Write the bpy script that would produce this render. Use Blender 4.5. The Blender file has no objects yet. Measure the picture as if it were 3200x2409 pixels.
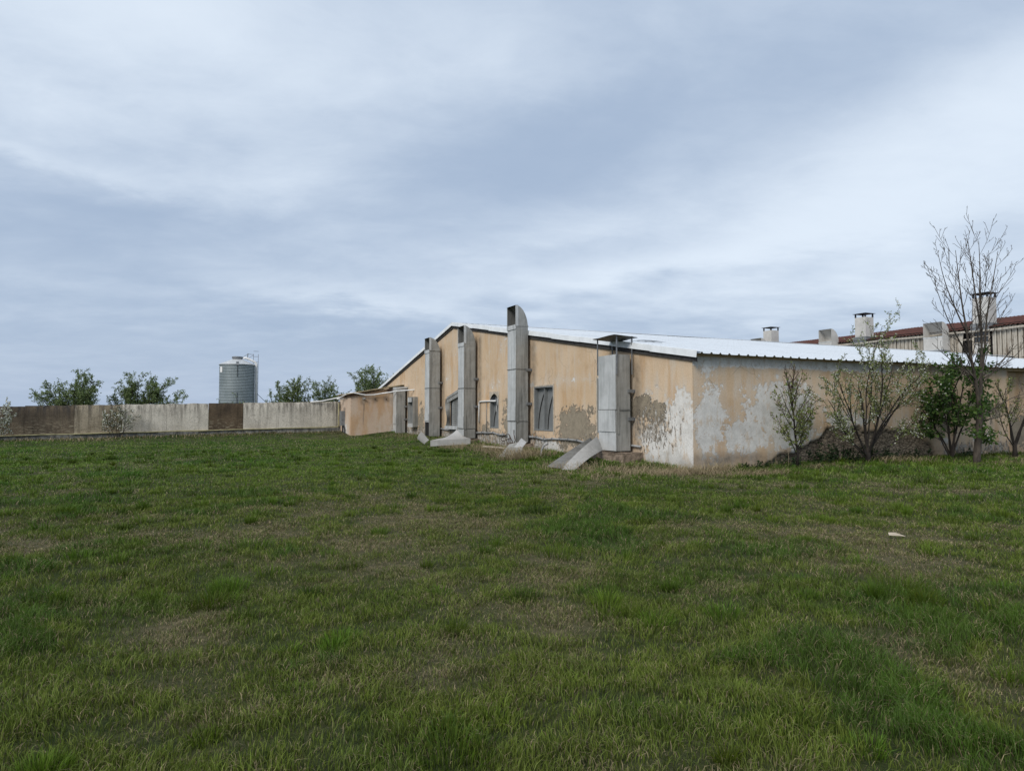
import bpy, math, random
import numpy as np
from mathutils import Vector, Matrix, Quaternion

random.seed(7)
scene = bpy.context.scene
COL = scene.collection
R = math.radians
UP = Vector((0, 0, 1))
# World frame: x runs along the shed's long side wall (away, to the right), y along its gable
# (away, to the left); the shed's near corner stands at the origin. Metres.
CAM = Vector((-12.17, -14.41, 1.6))
HEAD = Vector((0.4243, 0.9055, 0.0))       # where the camera looks
RIGHT = Vector((0.9055, -0.4243, 0.0))

# ------------------------------------------------------------------ noise
class Noise2:
    def __init__(s, seed):
        s.t = np.random.default_rng(seed).random((256, 256)).astype(np.float32)
    def v(s, x, y):
        x = np.asarray(x, dtype=np.float64); y = np.asarray(y, dtype=np.float64)
        xi = np.floor(x).astype(int); yi = np.floor(y).astype(int)
        fx = x - xi; fy = y - yi
        fx = fx*fx*(3-2*fx); fy = fy*fy*(3-2*fy)
        a = s.t[xi & 255, yi & 255]; b = s.t[(xi+1) & 255, yi & 255]
        c = s.t[xi & 255, (yi+1) & 255]; d = s.t[(xi+1) & 255, (yi+1) & 255]
        return (a*(1-fx)+b*fx)*(1-fy) + (c*(1-fx)+d*fx)*fy
    def fbm(s, x, y, o=4):
        r = 0; a = .5; tot = 0
        for i in range(o):
            r = r + a*s.v(x*2**i+i*17.3, y*2**i+i*9.1); tot += a; a *= .5
        return r/tot
def smooth(a, b, x):
    t = np.clip((np.asarray(x, dtype=np.float64)-a)/(b-a), 0, 1)
    return t*t*(3-2*t)
NA, NB, NC, ND = Noise2(1), Noise2(2), Noise2(3), Noise2(4)

def ground_z(x, y):
    x = np.asarray(x, dtype=np.float64); y = np.asarray(y, dtype=np.float64)
    bank = smooth(25.5, 31.0, y)*(.03+.27*smooth(-22, -4, x))
    dx = np.maximum(-x, 0)*(x < 0); dy = np.maximum(-y, 0)*(y < 0)
    dist = np.hypot(dx, dy)
    near = (.10+.12*smooth(9, 19, y))*(1-smooth(.3, 3.4, dist))*smooth(-2, 3, x+y)
    b = (NA.fbm(x*.35, y*.35, 4)-.5)*.13 + (NB.fbm(x*1.7, y*1.7, 3)-.5)*.05
    return bank + near + b
def gz(x, y): return float(ground_z(x, y))

# ------------------------------------------------------------------ tagging
def tag(o, label=None, cat=None, group=None, kind=None):
    if label: o['label'] = label
    if cat: o['category'] = cat
    if group: o['group'] = group
    if kind: o['kind'] = kind
    return o
def thing(name, label, cat, loc=(0, 0, 0), group=None):
    o = bpy.data.objects.new(name, None); COL.objects.link(o)
    o.location = loc; o.empty_display_size = .3
    return tag(o, label, cat, group)

# ------------------------------------------------------------------ mesh builder
class MB:
    def __init__(s): s.v = []; s.f = []
    def add(s, vs, fs):
        n = len(s.v); s.v += [tuple(p) for p in vs]; s.f += [tuple(i+n for i in f) for f in fs]
        return s
    def quad(s, a, b, c, d): return s.add([a, b, c, d], [(0, 1, 2, 3)])
    def box(s, lo, hi):
        x0, y0, z0 = lo; x1, y1, z1 = hi
        return s.add([(x0,y0,z0),(x1,y0,z0),(x1,y1,z0),(x0,y1,z0),(x0,y0,z1),(x1,y0,z1),(x1,y1,z1),(x0,y1,z1)],
                     [(0,3,2,1),(4,5,6,7),(0,1,5,4),(1,2,6,5),(2,3,7,6),(3,0,4,7)])
    def obox(s, c, sx, sy, sz, M):
        vs = []
        for z in (-sz/2, sz/2):
            for x, y in ((-sx/2,-sy/2),(sx/2,-sy/2),(sx/2,sy/2),(-sx/2,sy/2)):
                vs.append(Vector(c)+M@Vector((x, y, z)))
        return s.add(vs, [(0,3,2,1),(4,5,6,7),(0,1,5,4),(1,2,6,5),(2,3,7,6),(3,0,4,7)])
    def tube(s, pts, rad, n=6, cap=True):
        pts = [Vector(p) for p in pts]
        if not hasattr(rad, '__len__'): rad = [rad]*len(pts)
        base = len(s.v)
        t = (pts[1]-pts[0]).normalized()
        u = t.orthogonal().normalized()
        for i, p in enumerate(pts):
            a = pts[max(i-1, 0)]; b = pts[min(i+1, len(pts)-1)]
            t = (b-a)
            t = t.normalized() if t.length > 1e-9 else Vector((0, 0, 1))
            u = (u - t*u.dot(t))
            u = u.normalized() if u.length > 1e-6 else t.orthogonal().normalized()
            w = t.cross(u)
            for k in range(n):
                an = 2*math.pi*k/n
                s.v.append(tuple(p + (u*math.cos(an)+w*math.sin(an))*rad[i]))
        for i in range(len(pts)-1):
            for k in range(n):
                k2 = (k+1) % n
                s.f.append((base+i*n+k, base+i*n+k2, base+(i+1)*n+k2, base+(i+1)*n+k))
        if cap:
            s.f.append(tuple(base+k for k in reversed(range(n))))
            s.f.append(tuple(base+(len(pts)-1)*n+k for k in range(n)))
        return s
    def lathe(s, c, prof, n=32):
        base = len(s.v); c = Vector(c)
        for r, z in prof:
            for k in range(n):
                a = 2*math.pi*k/n
                s.v.append(tuple(c+Vector((r*math.cos(a), r*math.sin(a), z))))
        for i in range(len(prof)-1):
            for k in range(n):
                k2 = (k+1) % n
                s.f.append((base+i*n+k, base+i*n+k2, base+(i+1)*n+k2, base+(i+1)*n+k))
        return s
    def grid(s, fn, nu, nv):
        base = len(s.v)
        for i in range(nu+1):
            for j in range(nv+1): s.v.append(tuple(fn(i/nu, j/nv)))
        for i in range(nu):
            for j in range(nv):
                a = base+i*(nv+1)+j
                s.f.append((a, a+nv+1, a+nv+2, a+1))
        return s
    def prism(s, poly, d):
        n = len(poly); d = Vector(d)
        vs = [Vector(p) for p in poly]
        return s.add(vs+[p+d for p in vs], [tuple(reversed(range(n))), tuple(range(n, 2*n))] +
                     [(i, (i+1) % n, n+(i+1) % n, n+i) for i in range(n)])
    def build(s, name, mat, parent=None, smooth=False, bevel=0):
        me = bpy.data.meshes.new(name)
        off = Vector(parent.get('_o', (0, 0, 0))) if parent else Vector()
        me.from_pydata(s.v, [], s.f); me.validate(); me.update()
        o = bpy.data.objects.new(name, me); COL.objects.link(o)
        me.materials.append(mat)
        if smooth:
            me.polygons.foreach_set('use_smooth', [True]*len(me.polygons))
        if bevel:
            b = o.modifiers.new('bevel', 'BEVEL'); b.width = bevel; b.segments = 2; b.limit_method = 'ANGLE'
        if parent:
            o.parent = parent
            o.matrix_parent_inverse = parent_inv(parent)
        return o
def parent_inv(p):
    m = Matrix.Identity(4); q = p
    chain = []
    while q is not None:
        chain.append(q); q = q.parent
    for q in reversed(chain):
        m = m @ q.matrix_parent_inverse @ q.matrix_basis
    return m.inverted()
def copy_tree(o, parent=None):
    c = o.copy(); COL.objects.link(c)
    if parent: c.parent = parent
    for ch in list(o.children): copy_tree(ch, c)
    return c

# ------------------------------------------------------------------ shader writing
class S:
    nt = None
    def __init__(s, sock): s.k = sock
    def _m(s, op, *o, clamp=False):
        n = S.nt.nodes.new('ShaderNodeMath'); n.operation = op; n.use_clamp = clamp
        for i, a in enumerate((s,)+o):
            if isinstance(a, S): S.nt.links.new(a.k, n.inputs[i])
            else: n.inputs[i].default_value = a
        return S(n.outputs[0])
    def __add__(s, o): return s._m('ADD', o)
    __radd__ = __add__
    def __mul__(s, o): return s._m('MULTIPLY', o)
    __rmul__ = __mul__
    def __sub__(s, o): return s._m('SUBTRACT', o)
    def __rsub__(s, o): return (s*-1.0)+o
    def __truediv__(s, o): return s._m('DIVIDE', o)
    def step(s, a, b):
        n = S.nt.nodes.new('ShaderNodeMapRange'); n.interpolation_type = 'SMOOTHSTEP'
        S.nt.links.new(s.k, n.inputs[0]); n.inputs[1].default_value = a; n.inputs[2].default_value = b
        return S(n.outputs[0])
    def clamp(s): return s._m('ADD', 0.0, clamp=True)
def sset(inp, v):
    if isinstance(v, S): S.nt.links.new(v.k, inp)
    elif isinstance(v, (tuple, list)): inp.default_value = tuple(v)+((1.0,) if len(v) == 3 and len(inp.default_value) == 4 else ())
    else: inp.default_value = v
def mixc(f, a, b, mode='MIX'):
    n = S.nt.nodes.new('ShaderNodeMix'); n.data_type = 'RGBA'; n.blend_type = mode
    sset(n.inputs[0], f); sset(n.inputs[6], a); sset(n.inputs[7], b)
    return S(n.outputs[2])
def coords(scale=(1, 1, 1), loc=(0, 0, 0), kind='Object'):
    if kind == 'Position':
        k = S.nt.nodes.new('ShaderNodeNewGeometry').outputs['Position']
    else:
        k = S.nt.nodes.new('ShaderNodeTexCoord').outputs[kind]
    m = S.nt.nodes.new('ShaderNodeMapping'); m.inputs[3].default_value = scale; m.inputs[1].default_value = loc
    S.nt.links.new(k, m.inputs[0]); return S(m.outputs[0])
def noise(v, scale, detail=4, rough=.55, dist=0.0):
    n = S.nt.nodes.new('ShaderNodeTexNoise'); S.nt.links.new(v.k, n.inputs['Vector'])
    n.inputs['Scale'].default_value = scale; n.inputs['Detail'].default_value = detail
    n.inputs['Roughness'].default_value = rough; n.inputs['Distortion'].default_value = dist
    return S(n.outputs[0])
def voro(v, scale, feat='F1', out=0, rnd=1.0):
    n = S.nt.nodes.new('ShaderNodeTexVoronoi'); n.feature = feat
    S.nt.links.new(v.k, n.inputs['Vector']); n.inputs['Scale'].default_value = scale
    n.inputs['Randomness'].default_value = rnd
    return S(n.outputs[out])
def attr(name, out='Fac'):
    n = S.nt.nodes.new('ShaderNodeAttribute'); n.attribute_name = name
    return S(n.outputs[out])
def xyz(v):
    n = S.nt.nodes.new('ShaderNodeSeparateXYZ'); S.nt.links.new(v.k, n.inputs[0])
    return S(n.outputs[0]), S(n.outputs[1]), S(n.outputs[2])
def warp(v, amt, scale):
    n = S.nt.nodes.new('ShaderNodeTexNoise'); S.nt.links.new(v.k, n.inputs['Vector'])
    n.inputs['Scale'].default_value = scale; n.inputs['Detail'].default_value = 3
    m = S.nt.nodes.new('ShaderNodeVectorMath'); m.operation = 'MULTIPLY_ADD'
    S.nt.links.new(n.outputs[1], m.inputs[0]); m.inputs[1].default_value = (amt,)*3
    S.nt.links.new(v.k, m.inputs[2]); return S(m.outputs[0])
def newmat(name):
    m = bpy.data.materials.new(name); m.use_nodes = True
    S.nt = m.node_tree; S.nt.nodes.clear()
    return m
def finish(m, color, rough=.85, metal=0.0, bump=None, bdist=.02, bstr=1.0, spec=.3, trans=0.0):
    nt = S.nt
    o = nt.nodes.new('ShaderNodeOutputMaterial'); p = nt.nodes.new('ShaderNodeBsdfPrincipled')
    sset(p.inputs['Base Color'], color); sset(p.inputs['Roughness'], rough); sset(p.inputs['Metallic'], metal)
    p.inputs['Specular IOR Level'].default_value = spec
    if bump is not None:
        b = nt.nodes.new('ShaderNodeBump'); b.inputs['Strength'].default_value = bstr; b.inputs['Distance'].default_value = bdist
        sset(b.inputs['Height'], bump); nt.links.new(b.outputs[0], p.inputs['Normal'])
    if trans:
        t = nt.nodes.new('ShaderNodeBsdfTranslucent'); sset(t.inputs[0], color)
        x = nt.nodes.new('ShaderNodeMixShader'); x.inputs[0].default_value = trans
        nt.links.new(p.outputs[0], x.inputs[1]); nt.links.new(t.outputs[0], x.inputs[2])
        nt.links.new(x.outputs[0], o.inputs[0])
    else:
        nt.links.new(p.outputs[0], o.inputs[0])
    return m

def plaster(name, tan_a, tan_b, use_attr=True):
    m = newmat(name)
    v = coords(kind='Position')
    w = warp(v, .25, 1.3)
    big = noise(v, .55, 5, .6)
    mid = noise(w, 2.2, 7, .62)
    fine = noise(v, 26, 4, .7)
    grit = noise(v, 95, 2, .6)
    streak = noise(coords((2.6, 2.6, .28), kind='Position'), 1.6, 5, .6)
    col = mixc(big.step(.35, .65), tan_a, tan_b)
    col = mixc(streak.step(.46, .70)*.50, col, (.56, .475, .37))
    col = mixc(noise(coords((1.5, 1.5, .35), kind='Position'), 1.1, 6, .62).step(.50, .68)*.55, col, (.47, .27, .115))
    col = mixc(mid.step(.52, .7)*.38, col, (.41, .27, .155))
    col = mixc(noise(w, 1.5, 7, .65).step(.56, .68)*.5, col, (.58, .52, .44))
    bump = grit*.25 + fine*.3
    if use_attr:
        chunky = (mid-.5)*1.35 + (noise(w, 7, 6, .7)-.5)*1.05
        wh = attr('white') + chunky*.75
        wm = wh.step(.47, .53)
        cells = voro(warp(v, .12, 4), 7, 'DISTANCE_TO_EDGE')
        crack = 1.0-cells.step(.0, .03)
        whc = mixc(noise(v, 3.2, 6, .65).step(.35, .68), (.74, .73, .70), (.58, .57, .54))
        whc = mixc(noise(w, 9, 5, .6).step(.60, .66)*.5, whc, (.42, .30, .19))
        soft = (attr('white')+(streak-.5)*1.5+(mid-.5)*1.1).step(.05, .7)
        col = mixc(soft*.42, col, (.62, .58, .52))
        isl = noise(coords((1.3, 1.3, .6), kind='Position'), 3.3, 8, .72).step(.54, .60)
        col = mixc(wm*(1.0-isl*.75)*.95, col, whc)
        ph = attr('peel') + chunky
        pm = ph.step(.48, .53)
        cem = mixc(noise(v, 4, 7, .7).step(.3, .7), (.33, .285, .215), (.235, .20, .15))
        cem = mixc(crack*noise(v, 1.7, 3).step(.42, .6)*.8, cem, (.05, .045, .038))
        edge = ph.step(.40, .48)*(1.0-pm)
        col = mixc(edge*.45, col, (.50, .44, .36))
        col = mixc(pm, col, cem)
        rim = ph.step(.475, .50)*(1.0-ph.step(.50, .56))
        col = mixc(rim*.55, col, (.06, .05, .04))  # dark line along peeled edges: edge shadow painted in
        fl = attr('flake')
        fk = ((noise(coords((1.6, 1.6, .75), kind='Position'), 5.5, 7, .7)-.5)*2.2 + fl)
        fm = fk.step(.52, .58)*fl.step(.05, .3)
        col = mixc(fm, col, mixc(noise(v, 6, 5, .6).step(.45, .56), (.22, .19, .15), (.50, .48, .44)))
        fr = fk.step(.49, .53)*(1.0-fk.step(.54, .6))*fl.step(.05, .3)
        col = mixc(fr*.6, col, (.08, .065, .05))
        ck = 1.0-voro(warp(v, .5, 1.1), .8, 'DISTANCE_TO_EDGE').step(.0, .008)
        col = mixc(ck*noise(v, .9, 2).step(.5, .62)*.5, col, (.13, .10, .075))
        gr = attr('grime')*(noise(w, 3.5, 6, .65)*1.6)  # grime stains plus darker zones set per wall
        col = mixc(gr.clamp()*.8, col, (.085, .075, .062))
        bump = bump - pm*1.6 - wm*.5 - fm*1.0
        col = mixc(attr('stone'), col, stone_col(v))
        bump = bump + attr('stone')*stone_h(v)*2.0
    col = mixc(fine.step(.35, .75)*.22, col, (.12, .095, .07))
    return finish(m, col, .92, bump=bump, bdist=.012, bstr=.9, spec=.15)
def stone_col(v):
    w = warp(coords((1, 1, 1.9), kind='Position'), .22, 2.6)
    e = voro(w, 5.2, 'DISTANCE_TO_EDGE')
    c = mixc(noise(v, 5, 6, .7).step(.3, .7), (.34, .275, .20), (.125, .10, .072))
    c = mixc(noise(v, 2.0, 4).step(.5, .7)*.6, c, (.38, .315, .235))
    return mixc(1.0-e.step(.005, .07), c, (.05, .04, .032))
def stone_h(v):
    w = warp(coords((1, 1, 1.9), kind='Position'), .22, 2.6)
    return voro(w, 5.2, 'DISTANCE_TO_EDGE').step(.0, .16)*.8 + noise(v, 22, 5, .7)*.6

def sheet_metal(name, base, dark, metal=.25, streaks=1.0, rough=.55):
    m = newmat(name)
    v = coords(kind='Position')
    st = noise(coords((7, 7, .35), kind='Position'), 1.5, 6, .65)
    st2 = noise(coords((18, 18, .5), kind='Position'), 1.2, 4, .6)
    blot = noise(warp(v, .4, 1.5), 1.1, 6, .65)
    c = mixc(blot.step(.35, .7), base, tuple(a*.80 for a in base))
    c = mixc(st.step(.50, .72)*.62*streaks, c, dark)
    c = mixc(noise(coords((3.2, 3.2, .22), kind='Position'), 1.3, 6, .7).step(.48, .62)*.55*streaks, c, dark)
    c = mixc(st2.step(.6, .75)*.25*streaks, c, tuple(a*1.25 for a in base))
    c = mixc(noise(v, 30, 4, .7).step(.5, .8)*.25, c, dark)
    r = blot*.25 + (rough-.12)
    return finish(m, c, r, metal, bump=noise(v, 1.7, 2)*3.0+noise(v, 30, 3)*.06, bdist=.02, bstr=.55, spec=.35)

def simple(name, col, rough=.8, metal=0.0, var=.35, scale=6, bump=.3, spec=.3, stretch=(1, 1, 1)):
    m = newmat(name)
    v = coords(stretch, kind='Position')
    n = noise(v, scale, 6, .65)
    c = mixc(n.step(.3, .72), tuple(a*(1+var*.5) for a in col), tuple(a*(1-var) for a in col))
    return finish(m, c, rough, metal, bump=n+noise(v, scale*6, 3)*.3, bdist=.01, bstr=bump, spec=spec)

def leafmat(name, a, b, trans=.35):
    m = newmat(name)
    g = S(S.nt.nodes.new('ShaderNodeNewGeometry').outputs['Random Per Island'])
    big = noise(coords(kind='Position'), 1.6, 3)
    c = mixc((g*.7+big*.5).step(.2, 1.0), a, b)
    return finish(m, c, .6, spec=.25, trans=trans)

M = {}
M['plaster'] = plaster('weathered_tan_plaster', (.63, .485, .34), (.57, .42, .275))
M['annex_plaster'] = plaster('pinkish_plaster', (.56, .435, .335), (.51, .385, .29), True)
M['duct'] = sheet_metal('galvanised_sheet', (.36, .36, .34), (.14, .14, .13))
M['duct_lit'] = sheet_metal('galvanised_sheet_lit', (.55, .56, .555), (.27, .285, .28), .15, .8)  # same sheet; brightness of the lit outer faces put into the colour
M['duct_in'] = sheet_metal('duct_inside', (.20, .20, .19), (.09, .09, .085), .2)  # darker copy of the sheet; shade inside the hoods put into it
M['vane'] = sheet_metal('grey_window_sheet', (.24, .25, .25), (.14, .145, .145), .25, .6)
M['scrap'] = sheet_metal('scrap_sheet', (.42, .415, .40), (.26, .255, .245), .15, .6, .6)
M['flash'] = simple('white_flashing', (.70, .73, .75), .45, .0, .14, 2.0, .15)
M['fascia'] = simple('tarred_fascia', (.05, .047, .045), .9, 0, .5, 9, .6)
M['rust_wire'] = simple('rusty_steel', (.07, .042, .028), .85, .2, .5, 14, .5)
M['black'] = simple('dark_steel', (.035, .036, .04), .6, .3, .3, 8, .2)
M['dark'] = simple('dark_interior', (.012, .011, .010), .95, 0, .3, 3, .1)  # near-black; lack of light inside openings painted as a colour
M['pvc'] = simple('white_plastic_pipe', (.74, .74, .73), .4, 0, .12, 3, .05)
M['conduit'] = simple('grey_conduit', (.30, .305, .305), .6, .1, .3, 4, .2)
M['steel'] = simple('grey_steel', (.22, .23, .24), .5, .4, .3, 6, .2)
M['yellow'] = simple('faded_yellow_paint', (.34, .31, .17), .6, 0, .4, 3, .2)
M['brick'] = simple('crumbling_masonry', (.22, .17, .13), .95, 0, .5, 5, 1.0)
M['whiteboard'] = simple('white_board', (.62, .63, .64), .6, 0, .2, 4, .15)
M['chimney'] = simple('white_chimney_sheet', (.50, .485, .455), .6, 0, .16, 1.2, .15)
M['chimney_skirt'] = simple('grey_lead_skirt', (.19, .20, .205), .6, .2, .3, 3, .2)
M['bark'] = simple('grey_brown_bark', (.075, .062, .05), .95, 0, .5, 14, .8, stretch=(1, 1, .3))
M['bark_dark'] = simple('dark_bark', (.030, .025, .021), .95, 0, .5, 14, .8, stretch=(1, 1, .3))
M['twig'] = simple('reddish_twig', (.085, .055, .04), .9, 0, .4, 10, .3)
M['leaf_pale'] = leafmat('spring_leaf', (.14, .19, .045), (.28, .32, .12), .45)
M['leaf_dark'] = leafmat('dense_green_leaf', (.028, .068, .016), (.10, .165, .036))
M['leaf_far'] = leafmat('hedge_leaf', (.13, .19, .065), (.26, .33, .14), .45)
M['leaf_nettle'] = leafmat('nettle_leaf', (.010, .024, .008), (.028, .052, .016), .2)
M['blossom'] = leafmat('white_petal', (.62, .62, .55), (.80, .80, .74), .3)

# white trapezoidal roof sheeting
m = newmat('white_roof_sheet'); v = coords(kind='Position'); px, py, pz = xyz(v)
st = noise(coords((3.0, .18, 1), kind='Position'), 2.0, 5, .6)
c = mixc(st.step(.45, .75)*.45, (.57, .625, .685), (.36, .41, .46))
fx = (px/.33+.25)._m('FRACT')-.5; fy = (py/1.05+.3)._m('FRACT')-.5
dd = (fx*fx*.109+fy*fy*1.1)._m('SQRT')
dot = 1.0-dd.step(.018, .034)
lap = 1.0-(((py/6.3)._m('FRACT')-.5)._m('ABSOLUTE')).step(.0, .004)
c = mixc(dot*.65, c, (.20, .21, .22)); c = mixc(lap*.6, c, (.25, .27, .29))
c = mixc(noise(v, .5, 5, .6).step(.5, .75)*.22, c, (.42, .45, .47))
M['roof'] = finish(m, c, .42, .0, bump=noise(v, 3, 3)*1.0+dot*.6, bdist=.012, bstr=.4, spec=.5)

# concrete fence in three weatherings
def fence_mat(name, a, b, top, streak_amt, grass_amt):
    m = newmat(name); v = coords(kind='Position'); px, py, pz = xyz(v)
    w = warp(v, .3, 2)
    run = noise(coords((2.2, 2.2, .16), kind='Position'), 1.4, 6, .7)
    stn = noise(coords((4.5, 4.5, .5), kind='Position'), 1.3, 7, .7)
    sp = noise(v, 16, 6, .75)
    c = mixc(noise(w, .8, 5, .6).step(.35, .65), a, b)
    upper = pz.step(1.1, 2.15)
    c = mixc((upper*.85+.1)*stn.step(.42, .66)*streak_amt, c, top)
    c = mixc(run.step(.50, .66)*.6, c, tuple(x*.5 for x in b))
    c = mixc(noise(v, 3.0, 6, .7).step(.56, .66)*.5, c, tuple(x*.55 for x in b))
    c = mixc(sp.step(.50, .64)*.75, c, tuple(x*.38 for x in b))
    sc = noise(warp(coords((1.2, 1, 5.5), kind='Position'), .5, .7), 2.4, 5, .7)
    c = mixc(sc.step(.52, .62)*(1.0-pz.step(.6, 1.5))*grass_amt, c, (.40, .36, .26))
    return finish(m, c, .92, bump=sp+stn*.5, bdist=.02, bstr=.7, spec=.15)
M['fence_light'] = fence_mat('pale_concrete', (.62, .58, .50), (.48, .445, .38), (.10, .09, .078), 1.0, .35)
M['fence_brown'] = fence_mat('brown_stained_concrete', (.125, .092, .06), (.07, .052, .036), (.03, .027, .025), .8, .5)
M['fence_grey'] = fence_mat('grey_brown_concrete', (.36, .31, .23), (.20, .165, .115), (.055, .057, .062), 1.0, .5)
M['fence_left'] = fence_mat('dark_grey_brown_concrete', (.17, .135, .095), (.09, .073, .054), (.03, .032, .038), 1.0, .5)
M['fence_speckle'] = fence_mat('lichened_concrete', (.40, .37, .31), (.26, .24, .20), (.055, .05, .045), 1.0, .1)
M['fence_foot'] = simple('concrete_footing', (.26, .25, .225), .9, 0, .6, 5, .5, stretch=(1, 1, .4))

# rusty red roof
m = newmat('rusted_corrugated_roof'); v = coords(kind='Position')
c = mixc(noise(v, 1.2, 6, .65).step(.3, .7), (.105, .042, .032), (.062, .028, .023))
c = mixc(noise(coords((.6, 5, .6), kind='Position'), 2, 4).step(.55, .75)*.5, c, (.15, .07, .05))
M['rust_roof'] = finish(m, c, .85, bump=noise(v, 9, 4), bdist=.02, bstr=.5, spec=.15)
# board wall
m = newmat('weathered_boards'); v = coords((1, 1, .12), kind='Position')
pv = coords(kind='Position'); bx_, by_, bz_ = xyz(pv)
c = mixc(noise(v, 7, 6, .7).step(.3, .7), (.50, .465, .40), (.30, .265, .215))
c = mixc(noise(coords((1, 2.2, .5), kind='Position'), 1.3, 5, .6).step(.5, .7)*.75, c, (.19, .15, .11))
M['boards'] = finish(m, c, .9, bump=noise(v, 12, 5), bdist=.015, bstr=.5, spec=.15)
# silo
m = newmat('galvanised_silo_rings'); v = coords(kind='Position'); px, py, pz = xyz(v)
rb_ = ((pz/.20)._m('FRACT')-.5)._m('ABSOLUTE')
c = mixc(noise(v, .7, 4).step(.35, .65), (.29, .33, .34), (.23, .27, .28))
c = mixc(rb_.step(.28, .46)*.75, c, (.10, .12, .125))  # shade in the grooves between ribs painted as dark bands
M['silo'] = finish(m, c, .42, .3, spec=.4)
M['silo_roof'] = simple('silo_roof_sheet', (.52, .54, .55), .4, .3, .15, 2, .1)
m = newmat('window_glass'); M['glass'] = finish(m, (.03, .035, .04), .12, 0, spec=.6)

# ------------------------------------------------------------------ camera
cd = bpy.data.cameras.new('camera'); cam = bpy.data.objects.new('camera', cd); COL.objects.link(cam)
cam.location = CAM; cam.rotation_euler = (R(90+2.271), 0, -math.atan2(HEAD.x, HEAD.y))
cd.sensor_width = 36; cd.lens = 36*1450/2212; cd.clip_start = .1; cd.clip_end = 6000
scene.camera = cam

# ------------------------------------------------------------------ light and sky
SUN = Vector((-.74, -.44, .70)).normalized()
ld = bpy.data.lights.new('sun', 'SUN'); ld.energy = 2.55; ld.angle = R(26); ld.color = (1, .955, .89)
lo = bpy.data.objects.new('sun', ld); COL.objects.link(lo)
lo.rotation_euler = (-SUN).to_track_quat('-Z', 'Y').to_euler(); lo.location = (-20, -10, 30)
world = bpy.data.worlds.new('World'); scene.world = world; world.use_nodes = True
nt = world.node_tree; nt.nodes.clear(); S.nt = nt
sky = nt.nodes.new('ShaderNodeTexSky'); sky.sky_type = 'NISHITA'; sky.sun_disc = False
sky.sun_elevation = math.asin(SUN.z); sky.sun_rotation = math.atan2(SUN.x, SUN.y)
sky.air_density = 1.0; sky.dust_density = 2.0
tc = nt.nodes.new('ShaderNodeTexCoord')
vr = nt.nodes.new('ShaderNodeVectorRotate'); vr.rotation_type = 'Z_AXIS'
nt.links.new(tc.outputs['Generated'], vr.inputs['Vector']); vr.inputs['Angle'].default_value = math.atan2(HEAD.x, HEAD.y)
wx, wy, wz = xyz(S(vr.outputs[0]))
zz = wz._m('MAXIMUM', 0.0)
den = zz+.16
cb = nt.nodes.new('ShaderNodeCombineXYZ'); sset(cb.inputs[0], wx/den); sset(cb.inputs[1], wy/den); cb.inputs[2].default_value = 3.3
P0 = S(cb.outputs[0])
mp = nt.nodes.new('ShaderNodeMapping'); nt.links.new(P0.k, mp.inputs[0]); mp.inputs[2].default_value = (0, 0, R(-24)); mp.inputs[3].default_value = (.85, 1.15, 1)
P1 = S(mp.outputs[0])
n_big = noise(P1, .75, 6, .55, .4)
n_mid = noise(warp(P1, .45, .9), 1.7, 7, .58)
az0 = wx._m('ARCTAN2', wy)*(180/math.pi); el0 = wz._m('ARCSINE')*(180/math.pi)
az = az0+(n_big-.5)*16.0+(n_mid-.5)*5.0; el = el0+(n_mid-.5)*7.0+(n_big-.5)*3.0
def blob(a, e, sa, se, rot, amp):
    c, s_ = math.cos(R(rot)), math.sin(R(rot))
    da = az-a; de = el-e
    u = (da*c+de*s_)/sa; w = (de*c-da*s_)/se
    return ((u*u+w*w)*-1.0)._m('EXPONENT')*amp
n_fin = noise(warp(P1, .5, 1.4), 4.2, 8, .62)
B = (n_mid-.5)*.62+(n_big-.5)*.6+(n_fin-.5)*.42+.40
for bl in [(-30, 27, 17, 7, -8, .5), (-8, 29, 12, 4, 0, .16), (29, 16, 17, 4.6, 16, .50), (37, 21, 8, 5, 10, .25),
           (14, 12, 18, 1.5, 6, .30), (-14, 9.3, 9, 1.0, -4, .2), (4, 15, 9, 1.3, 8, .2), (34, 9, 12, 3, 0, .26),
           (0, 20, 17, 4.0, 14, -.30), (-33, 13.5, 11, 3.6, 10, -.3), (27, 26, 13, 3.5, 8, -.22), (-5, 6, 40, 2.2, 0, -.22),
           (-36, 17.5, 8, .7, -6, .22), (-22, 18, 10, 2.0, 12, .12)]:
    B = B+blob(*bl)
cloud = mixc(B.step(-.05, 1.05), (4.05, 5.1, 6.75), (7.9, 8.85, 10.0))
low = 1.0-el0.step(.0, 9.0)
cloud = mixc(low*.6, cloud, (3.95, 4.95, 6.7))
# overhead and behind the camera the deck is a plain bright overcast
behind = el0.step(34.0, 60.0)
cloud = mixc(behind, cloud, (7.6, 7.9, 8.4))
skyc = mixc(.93, S(sky.outputs[0]), cloud)
bg = nt.nodes.new('ShaderNodeBackground'); sset(bg.inputs[0], skyc); bg.inputs[1].default_value = .1
wo = nt.nodes.new('ShaderNodeOutputWorld'); nt.links.new(bg.outputs[0], wo.inputs[0])
scene.view_settings.view_transform = 'Standard'; scene.view_settings.look = 'None'; scene.view_settings.exposure = 0
scene.cycles.max_bounces = 6; scene.cycles.transparent_max_bounces = 8
scene.cycles.use_denoising = True

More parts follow.
